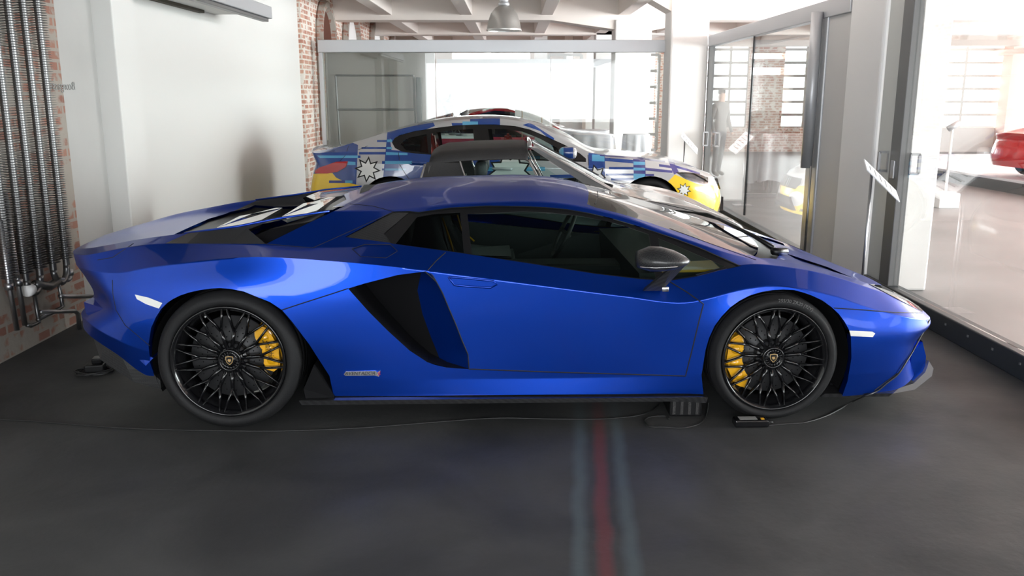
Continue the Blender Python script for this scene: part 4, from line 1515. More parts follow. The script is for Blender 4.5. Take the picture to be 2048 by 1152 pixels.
for cx in (-1.22, 1.18):
    for s in (-1, 1):
        bm = bmesh.new()
        lathe(bm, [(.34, s * .76), (.34, s * .5), (.0, s * .5)], 32, 'Y', (cx, 0, .31))
        obj('wheel_arch_liner', bm, M_LINER, targa)
        rim = obj('wheel', rim_bm(.20, .17, 0, 5), M_SILV2, targa, sharp=.6)
        rim.location = (cx, s * .705, .31)
        if s > 0: rim.rotation_euler = (0, 0, PI)
        obj('tyre', tyre_bm(.31, .198, .17), M_RUB, rim, sharp=.5)

# ================================================================= the hall
GX = 3.05     # plane of the side glazing
GY = 14.3     # plane of the rear glazing


def floor_mat():
    m = bpy.data.materials.new('dark_sealed_floor')
    m.use_nodes = True
    nt = m.node_tree
    b = nt.nodes['Principled BSDF']
    tc = nt.nodes.new('ShaderNodeTexCoord')

    def noise(sc, det, c0, p0, c1, p1, dist=0.):
        n = nt.nodes.new('ShaderNodeTexNoise')
        n.inputs['Scale'].default_value = sc
        n.inputs['Detail'].default_value = det
        n.inputs['Distortion'].default_value = dist
        r = nt.nodes.new('ShaderNodeValToRGB')
        r.color_ramp.elements[0].position = p0
        r.color_ramp.elements[1].position = p1
        r.color_ramp.elements[0].color = (*c0, 1)
        r.color_ramp.elements[1].color = (*c1, 1)
        nt.links.new(tc.outputs['Object'], n.inputs['Vector'])
        nt.links.new(n.outputs['Fac'], r.inputs['Fac'])
        return r
    a = noise(1.3, 9, (.030, .031, .032), .30, (.075, .075, .075), .72, .6)
    s = noise(90, 3, (0, 0, 0), .74, (1, 1, 1), .79)
    mx = nt.nodes.new('ShaderNodeMix')
    mx.data_type = 'RGBA'
    sm = nt.nodes.new('ShaderNodeMath'); sm.operation = 'MULTIPLY'; sm.inputs[1].default_value = .35
    nt.links.new(s.outputs[0], sm.inputs[0])
    nt.links.new(sm.outputs[0], mx.inputs['Factor'])
    nt.links.new(a.outputs[0], mx.inputs['A'])
    mx.inputs['B'].default_value = (.16, .16, .16, 1)
    last = mx.outputs['Result']
    # coloured glass reflection painted into the floor colour: distance from its centre line
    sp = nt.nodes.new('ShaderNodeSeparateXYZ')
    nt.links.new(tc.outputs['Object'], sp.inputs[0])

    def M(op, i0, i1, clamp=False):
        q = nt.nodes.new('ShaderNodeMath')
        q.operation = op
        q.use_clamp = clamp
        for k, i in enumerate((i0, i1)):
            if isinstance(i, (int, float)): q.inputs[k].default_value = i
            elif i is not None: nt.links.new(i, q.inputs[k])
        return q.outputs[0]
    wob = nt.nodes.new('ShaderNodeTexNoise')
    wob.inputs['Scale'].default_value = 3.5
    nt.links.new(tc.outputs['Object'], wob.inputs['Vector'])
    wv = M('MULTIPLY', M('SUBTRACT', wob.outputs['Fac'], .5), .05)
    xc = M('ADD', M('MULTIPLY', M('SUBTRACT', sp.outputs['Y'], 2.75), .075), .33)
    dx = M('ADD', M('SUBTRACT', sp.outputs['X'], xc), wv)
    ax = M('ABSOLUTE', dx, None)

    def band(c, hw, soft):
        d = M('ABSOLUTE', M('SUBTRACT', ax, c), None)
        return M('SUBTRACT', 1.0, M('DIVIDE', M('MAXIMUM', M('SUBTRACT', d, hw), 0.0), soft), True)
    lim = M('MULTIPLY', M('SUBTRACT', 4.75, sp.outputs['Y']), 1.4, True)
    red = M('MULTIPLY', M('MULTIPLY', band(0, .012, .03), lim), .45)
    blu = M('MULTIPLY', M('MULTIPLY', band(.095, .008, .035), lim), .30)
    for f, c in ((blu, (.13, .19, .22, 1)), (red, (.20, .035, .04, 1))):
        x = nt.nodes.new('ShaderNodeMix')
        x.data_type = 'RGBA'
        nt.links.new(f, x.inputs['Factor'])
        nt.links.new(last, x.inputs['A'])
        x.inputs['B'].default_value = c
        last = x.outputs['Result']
    nt.links.new(last, b.inputs['Base Color'])
    r = noise(2.2, 6, (.56, .56, .56), .3, (.74, .74, .74), .7)
    nt.links.new(r.outputs[0], b.inputs['Roughness'])
    b.inputs['Specular IOR Level'].default_value = .35
    bp = nt.nodes.new('ShaderNodeBump')
    bp.inputs['Strength'].default_value = .12
    bp.inputs['Distance'].default_value = .01
    n = nt.nodes.new('ShaderNodeTexNoise')
    n.inputs['Scale'].default_value = 30
    nt.links.new(tc.outputs['Object'], n.inputs['Vector'])
    nt.links.new(n.outputs['Fac'], bp.inputs['Height'])
    nt.links.new(bp.outputs['Normal'], b.inputs['Normal'])
    return m


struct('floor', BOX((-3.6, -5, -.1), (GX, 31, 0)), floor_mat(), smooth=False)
struct('floor', BOX((GX, -5, -.1), (15, 31, 0)), mat('pale_hall_floor', (.17, .165, .165), .42, noise=(.8, .5, (.26, .25, .25))), smooth=False)
M_BRK = brick('worn_brick', (.26, .12, .09), (.36, .19, .14), (.34, .30, .26), (.34, .305, .265), 1.0, .47)
M_BRK2 = brick('red_brick', (.46, .22, .16), (.60, .36, .27), (.75, .69, .62), (.76, .71, .65), 1.0, .53)
struct('wall_left', BOX((-3.5, 3.6, 0), (-3.20, 6.36, 4)), M_BRK, smooth=False)
struct('wall_left', BOX((-3.5, -5, 0), (-3.20, 3.6, 4)), M_WHITE, smooth=False)  # unseen near stretch, made white to fill the dark gap in the fender reflection
struct('wall_left', BOX((-3.5, 6.36, 0), (-3.24, 7.0, 4)), M_GREYPL, smooth=False)
struct('wall_left', BOX((-3.5, 7.42, 0), (-3.24, 13.7, 4)), M_WHITE, smooth=False)
struct('pilaster', BOX((-3.5, 7.0, 0), (-3.08, 7.42, 4), .01), M_WHITE, smooth=False)
# brick wall with arched bays behind
zj = at(940, 30, Y=16.2).z
zg = at(1000, 42, Y=16.4).z


def arch_poly(y0, y1, z0, zs):
    r = (y1 - y0) / 2
    c = (y0 + y1) / 2
    return [(y0, z0), (y1, z0)] + [(c + r * math.cos(a), zs + r * math.sin(a)) for a in [PI * k / 14 for k in range(15)]]


struct('wall_left', BOX((-3.6, 13.7, 0), (-3.19, 31, 4.2)), M_BRK2, smooth=False)
for i, (y0, y1, zt, m_) in enumerate(((14.75, 15.9, 2.55, M_BRK), (17.0, 18.5, 2.5, M_COLM), (20.2, 21.8, 2.6, M_COLM), (23.4, 25, 2.6, M_COLM))):
    bm = bmesh.new()
    prism(bm, arch_poly(y0, y1, .9, zt), -3.2, -3.16, 'X')
    struct('window_%d' % (i + 1), bm, m_ if i else mat('dark_brick_recess', (.10, .03, .015), .9), smooth=False)
    bm = bmesh.new()
    c_, r_ = (y0 + y1) / 2, (y1 - y0) / 2
    pts = [(-3.16, y0, .9)] + [(-3.16, c_ - r_ * math.cos(a), zt + r_ * math.sin(a)) for a in [PI * k / 14 for k in range(15)]] + [(-3.16, y1, .9)]
    tube(bm, pts, .09, 6)
    struct('trim_%d' % (i + 1), bm, M_BRK, smooth=False)
struct('wall_back', BOX((-3.5, 30, 0), (4.2, 30.2, .9)), M_COLM, smooth=False)
struct('wall_back', BOX((-3.5, 30, 3.0), (4.2, 30.2, 4.2)), M_COLM, smooth=False)
# front side behind the photographer: low wall and lintel with the open window band between
struct('wall_front', BOX((-3.5, -5.0, 0), (15, -4.7, .75)), M_GREYPL, smooth=False)
struct('wall_front', BOX((-3.5, -5.0, 2.8), (15, -4.7, 4.1)), M_GREYPL, smooth=False)
struct('ceiling', BOX((-3.6, -5, zj + .38), (GX + .1, 5.5, zj + .5)), mat('unseen_ceiling_reflection_dark', (.045, .045, .045), .8), smooth=False)  # unseen section, coloured dark to darken the reflections above the car's waist crease
struct('ceiling', BOX((-3.6, 5.5, zj + .38), (GX + .1, 16.2, zj + .5)), M_BEAM, smooth=False)
struct('ceiling', BOX((-3.6, 16.2, zj + .30), (15, 31, zj + .42)), M_CEIL, smooth=False)
struct('ceiling', BOX((GX + .1, -5, zj + .5), (15, 16.2, zj + .62)), M_CEIL, smooth=False)
for xj in (-2.25, -.82, .62, 2.0):
    bm = BOX((xj - .11, 6.8, zj), (xj + .11, 16.2, zj + .4), .01)
    struct('ceiling_joist', bm, M_BEAM, smooth=False)
for xj in (-2.25, -.82, .62, 2.0, 3.4, 5.2, 7.0):
    bm = BOX((xj - .12, 16.7, zg + .06), (xj + .12, 30, zj + .4), .01)
    struct('ceiling_joist', bm, M_BEAM, smooth=False)
# main girder with haunches at the column
CX0, CX1 = at(1228, 100, Y=16.3).x, at(1300, 100, Y=16.3).x
bm = bmesh.new()
prism(bm, [(-3.2, zg), (CX0 - 1.15, zg), (CX0, zg - .16), (CX1, zg - .16), (CX1 + .9, zg + .0), (15, zg), (15, zj + .5), (-3.2, zj + .5)], 16.2, 16.7, 'Y')
struct('ceiling_girder', bm, M_BEAM, smooth=False)
struct('column', BOX((CX0, 16.15, 0), (CX1, 16.75, zg), .02), M_COLM, smooth=False)
a, b = at(1337, 200, Y=13.75).x, at(1412, 200, Y=13.75).x
struct('column', BOX((a, 13.75, 0), (3.0, 14.35, zj + .4), .03), M_COLM, smooth=False)
struct('column', BOX((3.0, 13.75, 0), (b + .0, 14.35, zj + .4), .03), M_COLM, smooth=False) if b > 3.05 else None
bm = bmesh.new()
prism(bm, [(a - 1.0, zj + .4), (a, zj - .15), (b, zj - .15), (b + 1.2, zj + .4)], 13.8, 14.3, 'Y')
struct('ceiling_girder', bm, M_BEAM, smooth=False)
for y0 in (20.5, 25.0):
    struct('column', BOX((1.9, y0, 0), (2.4, y0 + .5, zj + .3), .02), M_COLM, smooth=False)
    struct('ceiling_girder', BOX((-3.2, y0, zg + .03), (15, y0 + .5, zj + .3)), M_BEAM, smooth=False)
# side column and posts of the side glazing
struct('column', BOX((2.99, 7.28, 0), (3.55, 8.02, 4), .02), M_COLM, smooth=False)

# far window walls
M_MUN = mat('white_window_bars', (.75, .74, .72), .5)


def grid_window(name, x0, x1, z0, z1, y, nx, nz, m=None):
    bm = bmesh.new()
    t = .035
    for k in range(nx + 1):
        x = x0 + (x1 - x0) * k / nx
        box(bm, (x - t, y - .04, z0), (x + t, y + .04, z1))
    for k in range(nz + 1):
        z = z0 + (z1 - z0) * k / nz
        box(bm, (x0, y - .035, z - t), (x1, y + .035, z + t))
    o = struct(name, bm, m or M_MUN, smooth=False)
    return o


# rear hall: right part, brick piers with gridded windows between, open to daylight behind
yb = 26.0
piers = [(4.2, 5.3), (6.9, 7.9), (10.0, 10.5), (14.6, 15)]
for x0, x1 in piers:
    struct('wall_back', BOX((x0, yb, 0), (x1, yb + .4, 4.2)), M_BRK2 if x0 < 9 else M_COLM, smooth=False)
for i, ((_, x0), (x1, _2)) in enumerate(zip(piers, piers[1:])):
    struct('wall_back', BOX((x0, yb, 0), (x1, yb + .3, .7)), M_BRK2 if i < 2 else M_COLM, smooth=False)
    grid_window('window_%d' % (i + 10), x0, x1, .7, 3.3, yb + .2, 3, 7, M_MUN if i == 2 else mat('dark_window_bars', (.25, .24, .22), .5))
# windows in the far left wall of the rear hall
for i, (x0, x1) in enumerate(((.9, 1.7), (2.6, 3.6))):
    grid_window('window_%d' % (i + 20), x0, x1, .3, 2.6, 22.0, 2, 6, mat('dark_window_bars', (.25, .24, .22), .5))
    struct('wall_back', BOX((x0 - .35, 21.9, 0), (x0 - .04, 22.2, 3.2)), M_COLM, smooth=False)
# right hall window wall: posts only, open to the daylight
for i, y0 in enumerate((-4.5, 1.5, 7.5, 13.5, 19.5, 25.5)):
    struct('wall_right', BOX((14.2, y0, 0), (14.6, y0 + .5, 4.3)), M_CEIL, smooth=False)
struct('wall_right', BOX((14.2, -4.5, 0), (14.5, 30, .5)), M_COLM, smooth=False)
struct('trim_10', BOX((14.0, -4.5, 2.75), (14.2, 30, 2.9)), M_CEIL, smooth=False)

# ---------------------------------------------------------------- rear glass partition
zt, zb = at(1000, 80, Y=GY).z, at(1000, 105, Y=GY).z
xl, xr = at(637, 95, Y=GY).x, at(1334, 95, Y=GY).x
part = thing('glass_partition', 'wide glass partition with a pale grey head rail behind the patterned car', 'partition', (0, GY, 0))
bm = BOX((xl, -.07, zb), (xr, .07, zt), .006)
obj('head_rail', bm, M_ALU, part, smooth=False)
obj('post', BOX((xr - .01, -.12, .0), (xr + .09, .04, zt + .07), .006), M_ALU, part, smooth=False)
obj('post', BOX((xl, -.03, 0), (xl + .06, .03, zb), .004), M_ALU, part, smooth=False)
xs = [xl + .06, at(872, 200, Y=GY).x, at(1101, 200, Y=GY).x, xr]
for a_, b_ in zip(xs, xs[1:]):
    obj('glass_pane', BOX((a_ + .004, -.006, .04), (b_ - .004, .006, zb + .01)), M_PART, part, smooth=False)
obj('bottom_rail', BOX((xl, -.04, 0), (xr, .04, .06)), M_ALU, part, smooth=False)

# ---------------------------------------------------------------- side glass partition
side = thing('glass_partition', 'tall glass partition with a thick pale head rail running along the right of the cars', 'partition', (GX, 0, 0))
obj('head_rail', BOX((-.06, 8.05, 2.36), (.06, 13.75, 2.52), .006), M_ALU, side, smooth=False)
obj('head_rail', BOX((-.06, -4, 2.66), (.06, 7.28, 2.82), .006), M_ALU, side, smooth=False)
ys = [13.75, 11.35, 8.95]
obj('glass_pane', BOX((-.006, 11.37, .04), (.006, 13.74, 2.38)), M_SIDE, side, smooth=False)
obj('glass_pane', BOX((-.006, 8.97, .04), (.006, 11.35, 2.38)), M_SIDE, side, smooth=False)
obj('post', BOX((-.05, 8.62, 0), (.05, 8.95, 2.5), .01), M_ALU, side, smooth=False)
obj('post', BOX((-.03, 8.02, 0), (.05, 8.62, 2.5)), mat('light_grey_reveal', (.62, .61, .60), .6), side, smooth=False)
bm = bmesh.new()
tube(bm, [(-.11, 8.75, .93), (-.11, 8.75, 2.42)], .055, 14)
obj('weather_tube', bm, M_ALU, side)
bm = TUBE([(-.08, 8.70, .05), (-.08, 8.70, .95)], .012, 8)
obj('floor_bolt_rod', bm, M_STEEL, side)
obj('gap_seal', BOX((-.012, 11.345, .1), (.012, 11.372, 2.38)), M_BLK, side, smooth=False)
obj('gap_seal', BOX((-.05, 13.66, .1), (.03, 13.76, 2.38)), M_FRAME, side, smooth=False)
obj('door_frame', BOX((-.045, 6.80, 0), (.045, 6.98, 2.75), .006), M_FRAME, side, smooth=False)
obj('door_leaf', BOX((-.03, 6.98, 0), (.03, 7.26, 2.75)), mat('pale_door_leaf', (.62, .63, .60), .4), side, smooth=False)
obj('glass_pane', BOX((-.006, -4, .15), (.006, 6.80, 2.7)), M_SIDE, side, smooth=False)
obj('kick_rail', BOX((-.06, 8.95, 0), (.06, 13.7, .05), .004), mat('dark_kick_rail', (.03, .035, .04), .45), side, smooth=False)
obj('kick_rail', BOX((-.06, -4, 0), (.06, 7.26, .15), .008), mat('dark_kick_rail', (.03, .035, .04), .45), side, smooth=False)
bm = bmesh.new()
for k in range(16):
    y = 2.2 + k * .3
    lathe(bm, [(.0, -.004), (.010, -.003), (.011, 0)], 10, 'Y', (0, 0, 0)) if False else None
    vs = box(bm, (-.066, y - .007, .09), (-.06, y + .007, .104))
tag(obj('rail_screw', bm, M_STEEL, side, smooth=False), kind='stuff')


def handle(y, z, sx, hy=.06, hz=.075):
    bm = bmesh.new()
    x0 = sx * .03
    x1 = sx * .10
    t = .010
    box(bm, (min(x0, x1), y - .012, z + hz - t), (max(x0, x1), y + .012, z + hz + t))
    box(bm, (min(x0, x1), y - .012, z - hz - t), (max(x0, x1), y + .012, z - hz + t))
    box(bm, (x1 - t, y - .012, z - hz), (x1 + t, y + .012, z + hz))
    box(bm, (x0 - t * .5, y - .012, z - hz), (x0 + t * .5, y + .012, z + hz))
    o = obj('door_handle', bm, M_STEEL, side, smooth=False)


hz_ = at(1795, 325, X=GX).z
handle(7.05, hz_, -1)
handle(6.78, hz_, 1)
obj('lock_case', BOX((-.06, 6.86, hz_ - .12), (-.045, 6.92, hz_ + .02), .003), M_STEEL, side, smooth=False)
hz2 = at(1398, 273, X=GX).z
handle(13.6, hz2, -1, hz=.10)
handle(13.4, hz2, 1, hz=.10)

# ---------------------------------------------------------------- overhead rail, top left
oh = thing('overhead_rail', 'grey sliding door rail with a white soffit high on the left wall', 'rail', (0, 0, 0))
p0 = at(545, 38, Y=10.1)
xr0 = p0.x
obj('rail', BOX((xr0 - .07, 6.3, p0.z), (xr0, 10.1, p0.z + .13), .008), M_ALU, oh, smooth=False)
obj('rail_lip', BOX((xr0 - .10, 6.3, p0.z - .035), (xr0 - .03, 10.05, p0.z), .004), M_DSTEEL, oh, smooth=False)
obj('soffit', BOX((-3.23, 6.3, p0.z + .03), (xr0 - .07, 9.9, p0.z + .12)), M_WHITE, oh, smooth=False)
obj('soffit_edge', BOX((-3.235, 6.4, p0.z + .0), (-3.18, 9.4, p0.z + .03)), mat('dark_mortar_edge', (.10, .09, .07), .9), oh, smooth=False)

# ---------------------------------------------------------------- pendant lamp
lp = at(1008, 62, Y=11.8)
lampt = thing('pendant_lamp', 'industrial bell-shaped metal pendant lamp hanging above the patterned car', 'lamp', (lp.x, 11.8, lp.z))
bm = bmesh.new()
lathe(bm, [(.225, 0), (.232, .01), (.222, .03), (.205, .12), (.17, .22), (.11, .29), (.07, .31), (.07, .315), (.10, .28), (.16, .21), (.195, .12), (.212, .03), (.215, .0)], 48)
obj('lamp_shade', bm, mat('spun_aluminium', (.55, .54, .52), .35, .8), lampt, sharp=1.0)
bm = bmesh.new()
lathe(bm, [(.0, .46), (.07, .46), (.075, .44), (.075, .39), (.055, .385), (.055, .36), (.07, .35), (.07, .31), (0, .31)], 32)
obj('lamp_housing', bm, M_ALU, lampt, sharp=.5)
obj('suspension_rod', TUBE([(0, 0, .46), (0, 0, zj + .38 - lp.z)], .012, 8), M_DSTEEL, lampt)
bm = bmesh.new()
lathe(bm, [(.0, .01), (.212, .01)], 32)
obj('lamp_glass', bm, mat('frosted_lamp_glass', (.75, .75, .72), .3), lampt)

# ---------------------------------------------------------------- finned heating columns on the brick wall
rad = thing('finned_radiator', 'bank of tall vertical finned heating pipes on the worn brick wall', 'radiator', (-3.1, 0, 0))
yr = [at(u, 300, X=-3.1).y for u in (-12, 20, 50, 79, 107)]
zbot = at(120, 520, X=-3.1).z
for y in yr:
    bm = bmesh.new()
    lathe(bm, [(.022, zbot - .05), (.022, 3.3)], 12, 'Z', (0, y, 0))
    z = zbot
    while z < 3.3:
        lathe(bm, [(.022, z), (.052, z + .001), (.052, z + .003), (.022, z + .004)], 14, 'Z', (0, y, 0))
        z += .0155
    obj('finned_pipe', bm, M_DSTEEL, rad, sharp=.5)
for ya, yb_ in ((yr[1], yr[2]), (yr[3], yr[4])):
    c = (ya + yb_) / 2
    r = (yb_ - ya) / 2
    bm = TUBE([(0, c - r * math.cos(a), zbot - .05 - r * 1.2 * math.sin(a)) for a in [PI * k / 12 for k in range(13)]], .022, 10)
    obj('return_bend', bm, M_DSTEEL, rad)


def pxl(u, v, X=-3.1):
    p = at(u, v, X=X)
    return V((p.x + 3.1, p.y, p.z))


obj('manifold', TUBE([pxl(70, 568), pxl(100, 573), pxl(116, 562)], .028, 10), M_DSTEEL, rad)
for pts, r in (([(58, 575), (66, 566), (72, 610), (78, 645), (62, 652), (54, 650)], .013),
               ([(117, 565), (122, 590), (125, 613), (118, 618), (75, 640)], .013),
               ([(0, 440), (18, 570), (34, 660)], .016), ([(10, 385), (36, 565), (50, 650)], .016),
               ([(120, 559), (136, 560), (140, 557), (140, 542)], .016)):
    obj('supply_pipe', TUBE([pxl(*p) for p in pts], r, 10), M_STEEL if r > .014 else M_DSTEEL, rad)
obj('wall_pipe', TUBE([pxl(120, 592), pxl(150, 593), pxl(206, 592, -3.1)], .016, 10), M_STEEL, rad)
obj('floor_pipe', TUBE([pxl(80, 624), pxl(150, 622), pxl(156, 628), V((.0, pxl(156, 628).y, .0))], .016, 10), M_STEEL, rad)
bm = bmesh.new()
q = pxl(58, 580)
lathe(bm, [(0, -.04), (.035, -.04), (.042, -.02), (.040, .02), (.03, .04), (0, .04)], 20, 'Y', q)
obj('valve_head', bm, M_COLM, rad)
for u, v in ((18, 573), (37, 565), (139, 545)):
    bm = bmesh.new()
    q = pxl(u, v)
    lathe(bm, [(0, -.025), (.026, -.02), (.026, .02), (0, .025)], 12, 'Z', q)
    obj('pipe_joint', bm, M_STEEL, rad)
# glass reflection of reversed lettering, modelled as letters on the wall
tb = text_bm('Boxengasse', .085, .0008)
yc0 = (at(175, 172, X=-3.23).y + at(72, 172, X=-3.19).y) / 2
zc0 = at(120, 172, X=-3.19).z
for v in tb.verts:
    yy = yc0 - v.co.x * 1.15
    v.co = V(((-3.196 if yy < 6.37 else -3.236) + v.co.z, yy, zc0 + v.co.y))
tag(obj('reflected_lettering', tb, mat('lettering_reflection_grey', (.30, .30, .29), .7), smooth=False), 'reflection of small grey reversed lettering, modelled on the wall at the right edge of the brickwork', 'lettering')

# ---------------------------------------------------------------- grey screen wall with leaning frames
ysw = 15.1
x1 = at(870, 200, Y=ysw).x
struct('wall_screen', BOX((-3.16, ysw, 0), (x1, ysw + .12, at(800, 95, Y=ysw).z)), mat('grey_screen_wall', (.33, .31, .29), .8), smooth=False)
struct('trim_11', BOX((-3.16, ysw - .12, 0), (at(658, 200, Y=ysw).x, ysw, 2.4)), mat('darker_grey_wall', (.25, .23, .215), .8), smooth=False)


def rod_frame(name, label, px, y, r, m, bars):
    t = thing(name, label, 'frame', (0, y, 0))
    P = [V((at(u, v, Y=y).x, 0, at(u, v, Y=y).z)) for u, v in px]
    segs = [('rail', P[0], P[1]), ('stile', P[1], P[2]), ('rail', P[2], P[3]), ('stile', P[3], P[0])]
    for nme, a, b in segs:
        obj(nme, TUBE([a, b], r, 4), m, t, smooth=False)
    for v in bars:
        a = V((at(px[0][0] + 4, v, Y=y).x, 0, at(px[0][0], v, Y=y).z))
        b = V((at(px[1][0] + 1, v, Y=y).x, 0, at(px[1][0], v, Y=y).z))
        obj('rail', TUBE([a, b], r * 1.2, 4), m, t, smooth=False)
    return t


rod_frame('metal_frame', 'large thin dark metal frame with a middle bar against the grey screen wall', [(671, 151), (827, 151), (832, 290), (680, 292)], ysw - .06, .016, M_FRAME, [219])
a, b = at(837, 155, Y=ysw - .1), at(841, 300, Y=ysw - .1)
tag(obj('square_post', BOX((a.x - .04, ysw - .14, 0), (a.x + .04, ysw - .04, a.z), .004), mat('dark_green_grey', (.05, .06, .06), .5), smooth=False), 'dark upright square post beside the metal frame', 'post')


# ---------------------------------------------------------------- desk lamps
def desk_lamp(u, v, y, tilt, label):
    p = at(u, v, Y=y)
    t = thing('desk_lamp', label, 'lamp', (p.x, y, .92), 0, 'dark desk lamps beyond the rear glass')
    h = p.z - .92
    bm = bmesh.new()
    prof = [(.012, .16), (.03, .15), (.036, .09), (.05, .07), (.085, .02), (.10, -.02), (.095, -.02), (.08, .02), (.03, .08)]
    lathe(bm, prof, 24)
    bmesh.ops.rotate(bm, verts=bm.verts, cent=(0, 0, 0), matrix=Matrix.Rotation(tilt, 3, 'Y'))
    for q in bm.verts: q.co += V((0, 0, h))
    obj('lamp_shade', bm, M_FRAME, t)
    sx = -1 if tilt >= 0 else 1
    obj('arm', TUBE([(0, 0, h + .12), (sx * .25, 0, h + .16), (sx * .12, 0, h * .45), (sx * .2, 0, .02)], .008, 6), M_DSTEEL, t)
    bm = bmesh.new()
    lathe(bm, [(0, 0), (.09, 0), (.09, .02), (.02, .03), (0, .03)], 24, 'Z', (sx * .2, 0, 0))
    obj('base', bm, M_FRAME, t)


desk_lamp(901, 203, 16.3, .15, 'dark desk lamp raised highest above the others, beyond the rear glass')
desk_lamp(899, 226, 16.0, -.7, 'dark desk lamp with its shade turned down left, beyond the rear glass')
desk_lamp(929, 232, 16.3, .5, 'dark desk lamp standing rightmost and lowest, beyond the rear glass')
desk_lamp(884, 212, 16.6, -.4, 'dark desk lamp partly hidden behind the others at the screen wall edge')
ds = thing('side_table', 'low white table under the desk lamps beyond the rear glass', 'table', (at(905, 240, Y=16.3).x, 16.3, 0))
obj('tabletop', BOX((-.7, -.6, .88), (.7, .6, .92), .004), M_COLM, ds, smooth=False)
for sx in (-.62, .62):
    for sy in (-.52, .52):
        obj('leg', BOX((sx - .025, sy - .025, 0), (sx + .025, sy + .025, .88)), M_COLM, ds, smooth=False)


# ---------------------------------------------------------------- tables under white cloths
def cloth_table(u, v, y, wd, label, seed):
    rnd = random.Random(seed)
    p = at(u, v, Y=y)
    t = thing('draped_table', label, 'table', (p.x, y, 0), 0, 'cloth covered tables beyond the rear glass')
    bm = bmesh.new()
    n = 64
    H = p.z
    rings = []
    for (r, z, amp) in ((0.0, H, 0), (.75, H, 0), (.985, H, 0), (1.0, H - .01, .0), (1.02, H - .06, .02), (1.05, H - .3, .07), (1.08, H - .55, .10), (1.12, H - .80, .13)):
        ring = []
        for k in range(n):
            a = 2 * PI * k / n
            sq = 1 / max(abs(math.cos(a)), abs(math.sin(a))) ** .55
            rr = wd * r * sq * (1 + amp * math.sin(a * 11 + seed) * .8 + amp * .5 * math.sin(a * 7 + seed * 2))
            ring.append(bm.verts.new((rr * math.cos(a), rr * math.sin(a) * .7, max(z, .02) + (amp * .25 * math.sin(a * 4 + seed) if r > 1.1 else 0))))
        rings.append(ring)
    for a_, b_ in zip(rings, rings[1:]):
        for k in range(n): bm.faces.new((a_[k], a_[(k + 1) % n], b_[(k + 1) % n], b_[k]))
    bmesh.ops.remove_doubles(bm, verts=bm.verts, dist=1e-4)
    obj('tablecloth', bm, M_CLOTH, t)
    obj('tabletop', BOX((-wd * .9, -wd * .6, H - .05), (wd * .9, wd * .6, H - .012)), M_COLM, t, smooth=False)
    for sx in (-1, 1):
        for sy in (-1, 1):
            obj('leg', BOX((sx * wd * .7 - .02, sy * wd * .45 - .02, 0), (sx * wd * .7 + .02, sy * wd * .45 + .02, H - .05)), M_STEEL, t, smooth=False)


cloth_table(1106, 274, 15.9, .33, 'small table under creased white cloth, furthest left beyond the rear glass', 1)
cloth_table(1160, 260, 17.6, .60, 'wide table under a white cloth, behind the front pair of draped tables', 3)
cloth_table(1185, 268, 15.2, .36, 'table under a white cloth just left of the white column', 5)
cloth_table(1273, 268, 15.15, .23, 'table under a white cloth in front of the white column', 7)

# second partition deeper in the hall
p2_ = thing('glass_partition', 'further glass partition with a pale head rail, deeper in the rear hall', 'partition', (0, 19.5, 0))
za_, zb_ = at(1000, 118, Y=19.5).z, at(1000, 135, Y=19.5).z
xa_, xb_ = at(874, 120, Y=19.5).x, at(1232, 120, Y=19.5).x
obj('head_rail', BOX((xa_, -.05, zb_), (xb_, .05, za_)), M_ALU, p2_, smooth=False)
obj('glass_pane', BOX((xa_, -.005, .05), (at(1100, 120, Y=19.5).x, .005, zb_)), M_PART, p2_, smooth=False)
obj('glass_pane', BOX((at(1100, 120, Y=19.5).x + .02, -.005, .05), (xb_, .005, zb_)), M_PART, p2_, smooth=False)
obj('post', BOX((xb_, -.06, 0), (xb_ + .1, .06, za_)), M_ALU, p2_, smooth=False)
M_CREAM = mat('cream_wall', (.52, .44, .38), .8)
struct('wall_back', BOX((at(1060, 200, Y=24.6).x, 24.6, 0), (at(1128, 200, Y=24.6).x, 24.9, 3.4)), M_CREAM, smooth=False)
struct('wall_back', BOX((at(1146, 200, Y=24.0).x, 24.0, 0), (at(1172, 200, Y=24.0).x, 24.3, 3.4)), M_CREAM, smooth=False)
struct('wall_back', BOX((-3.2, 24.6, 0), (at(905, 200, Y=24.6).x, 24.9, 3.4)), M_CREAM, smooth=False)
# thin tan stand with a small dark sign
st = thing('sign_stand', 'thin tan two-legged stand holding a small dark sign beyond the rear glass', 'stand', (at(1064, 240, Y=18).x, 18, 0))
z1 = at(1064, 203, Y=18).z
obj('upright', TUBE([(-.20, 0, 0), (-.20, 0, z1)], .012, 6), mat('tan_metal', (.42, .33, .22), .5), st)
obj('upright', TUBE([(.20, 0, 0), (.20, 0, z1)], .012, 6), mat('tan_metal'), st)
obj('crossbar', TUBE([(-.24, 0, z1 - .05), (.24, 0, z1 - .05)], .010, 6), mat('tan_metal'), st)
obj('sign_board', BOX((-.19, -.02, z1 - .18), (-.0, .0, z1 - .08)), M_FRAME, st, smooth=False)
# white screens / doors at the far end
for i, (u0, u1, v0, y) in enumerate(((1030, 1105, 165, 20.0), (1120, 1165, 140, 21.0), (935, 1020, 150, 24.0))):
    struct('door_%d' % (i + 1), BOX((at(u0, 200, Y=y).x, y, 0), (at(u1, 200, Y=y).x, y + .06, at(u0, v0, Y=y).z)), M_COLM, smooth=False)


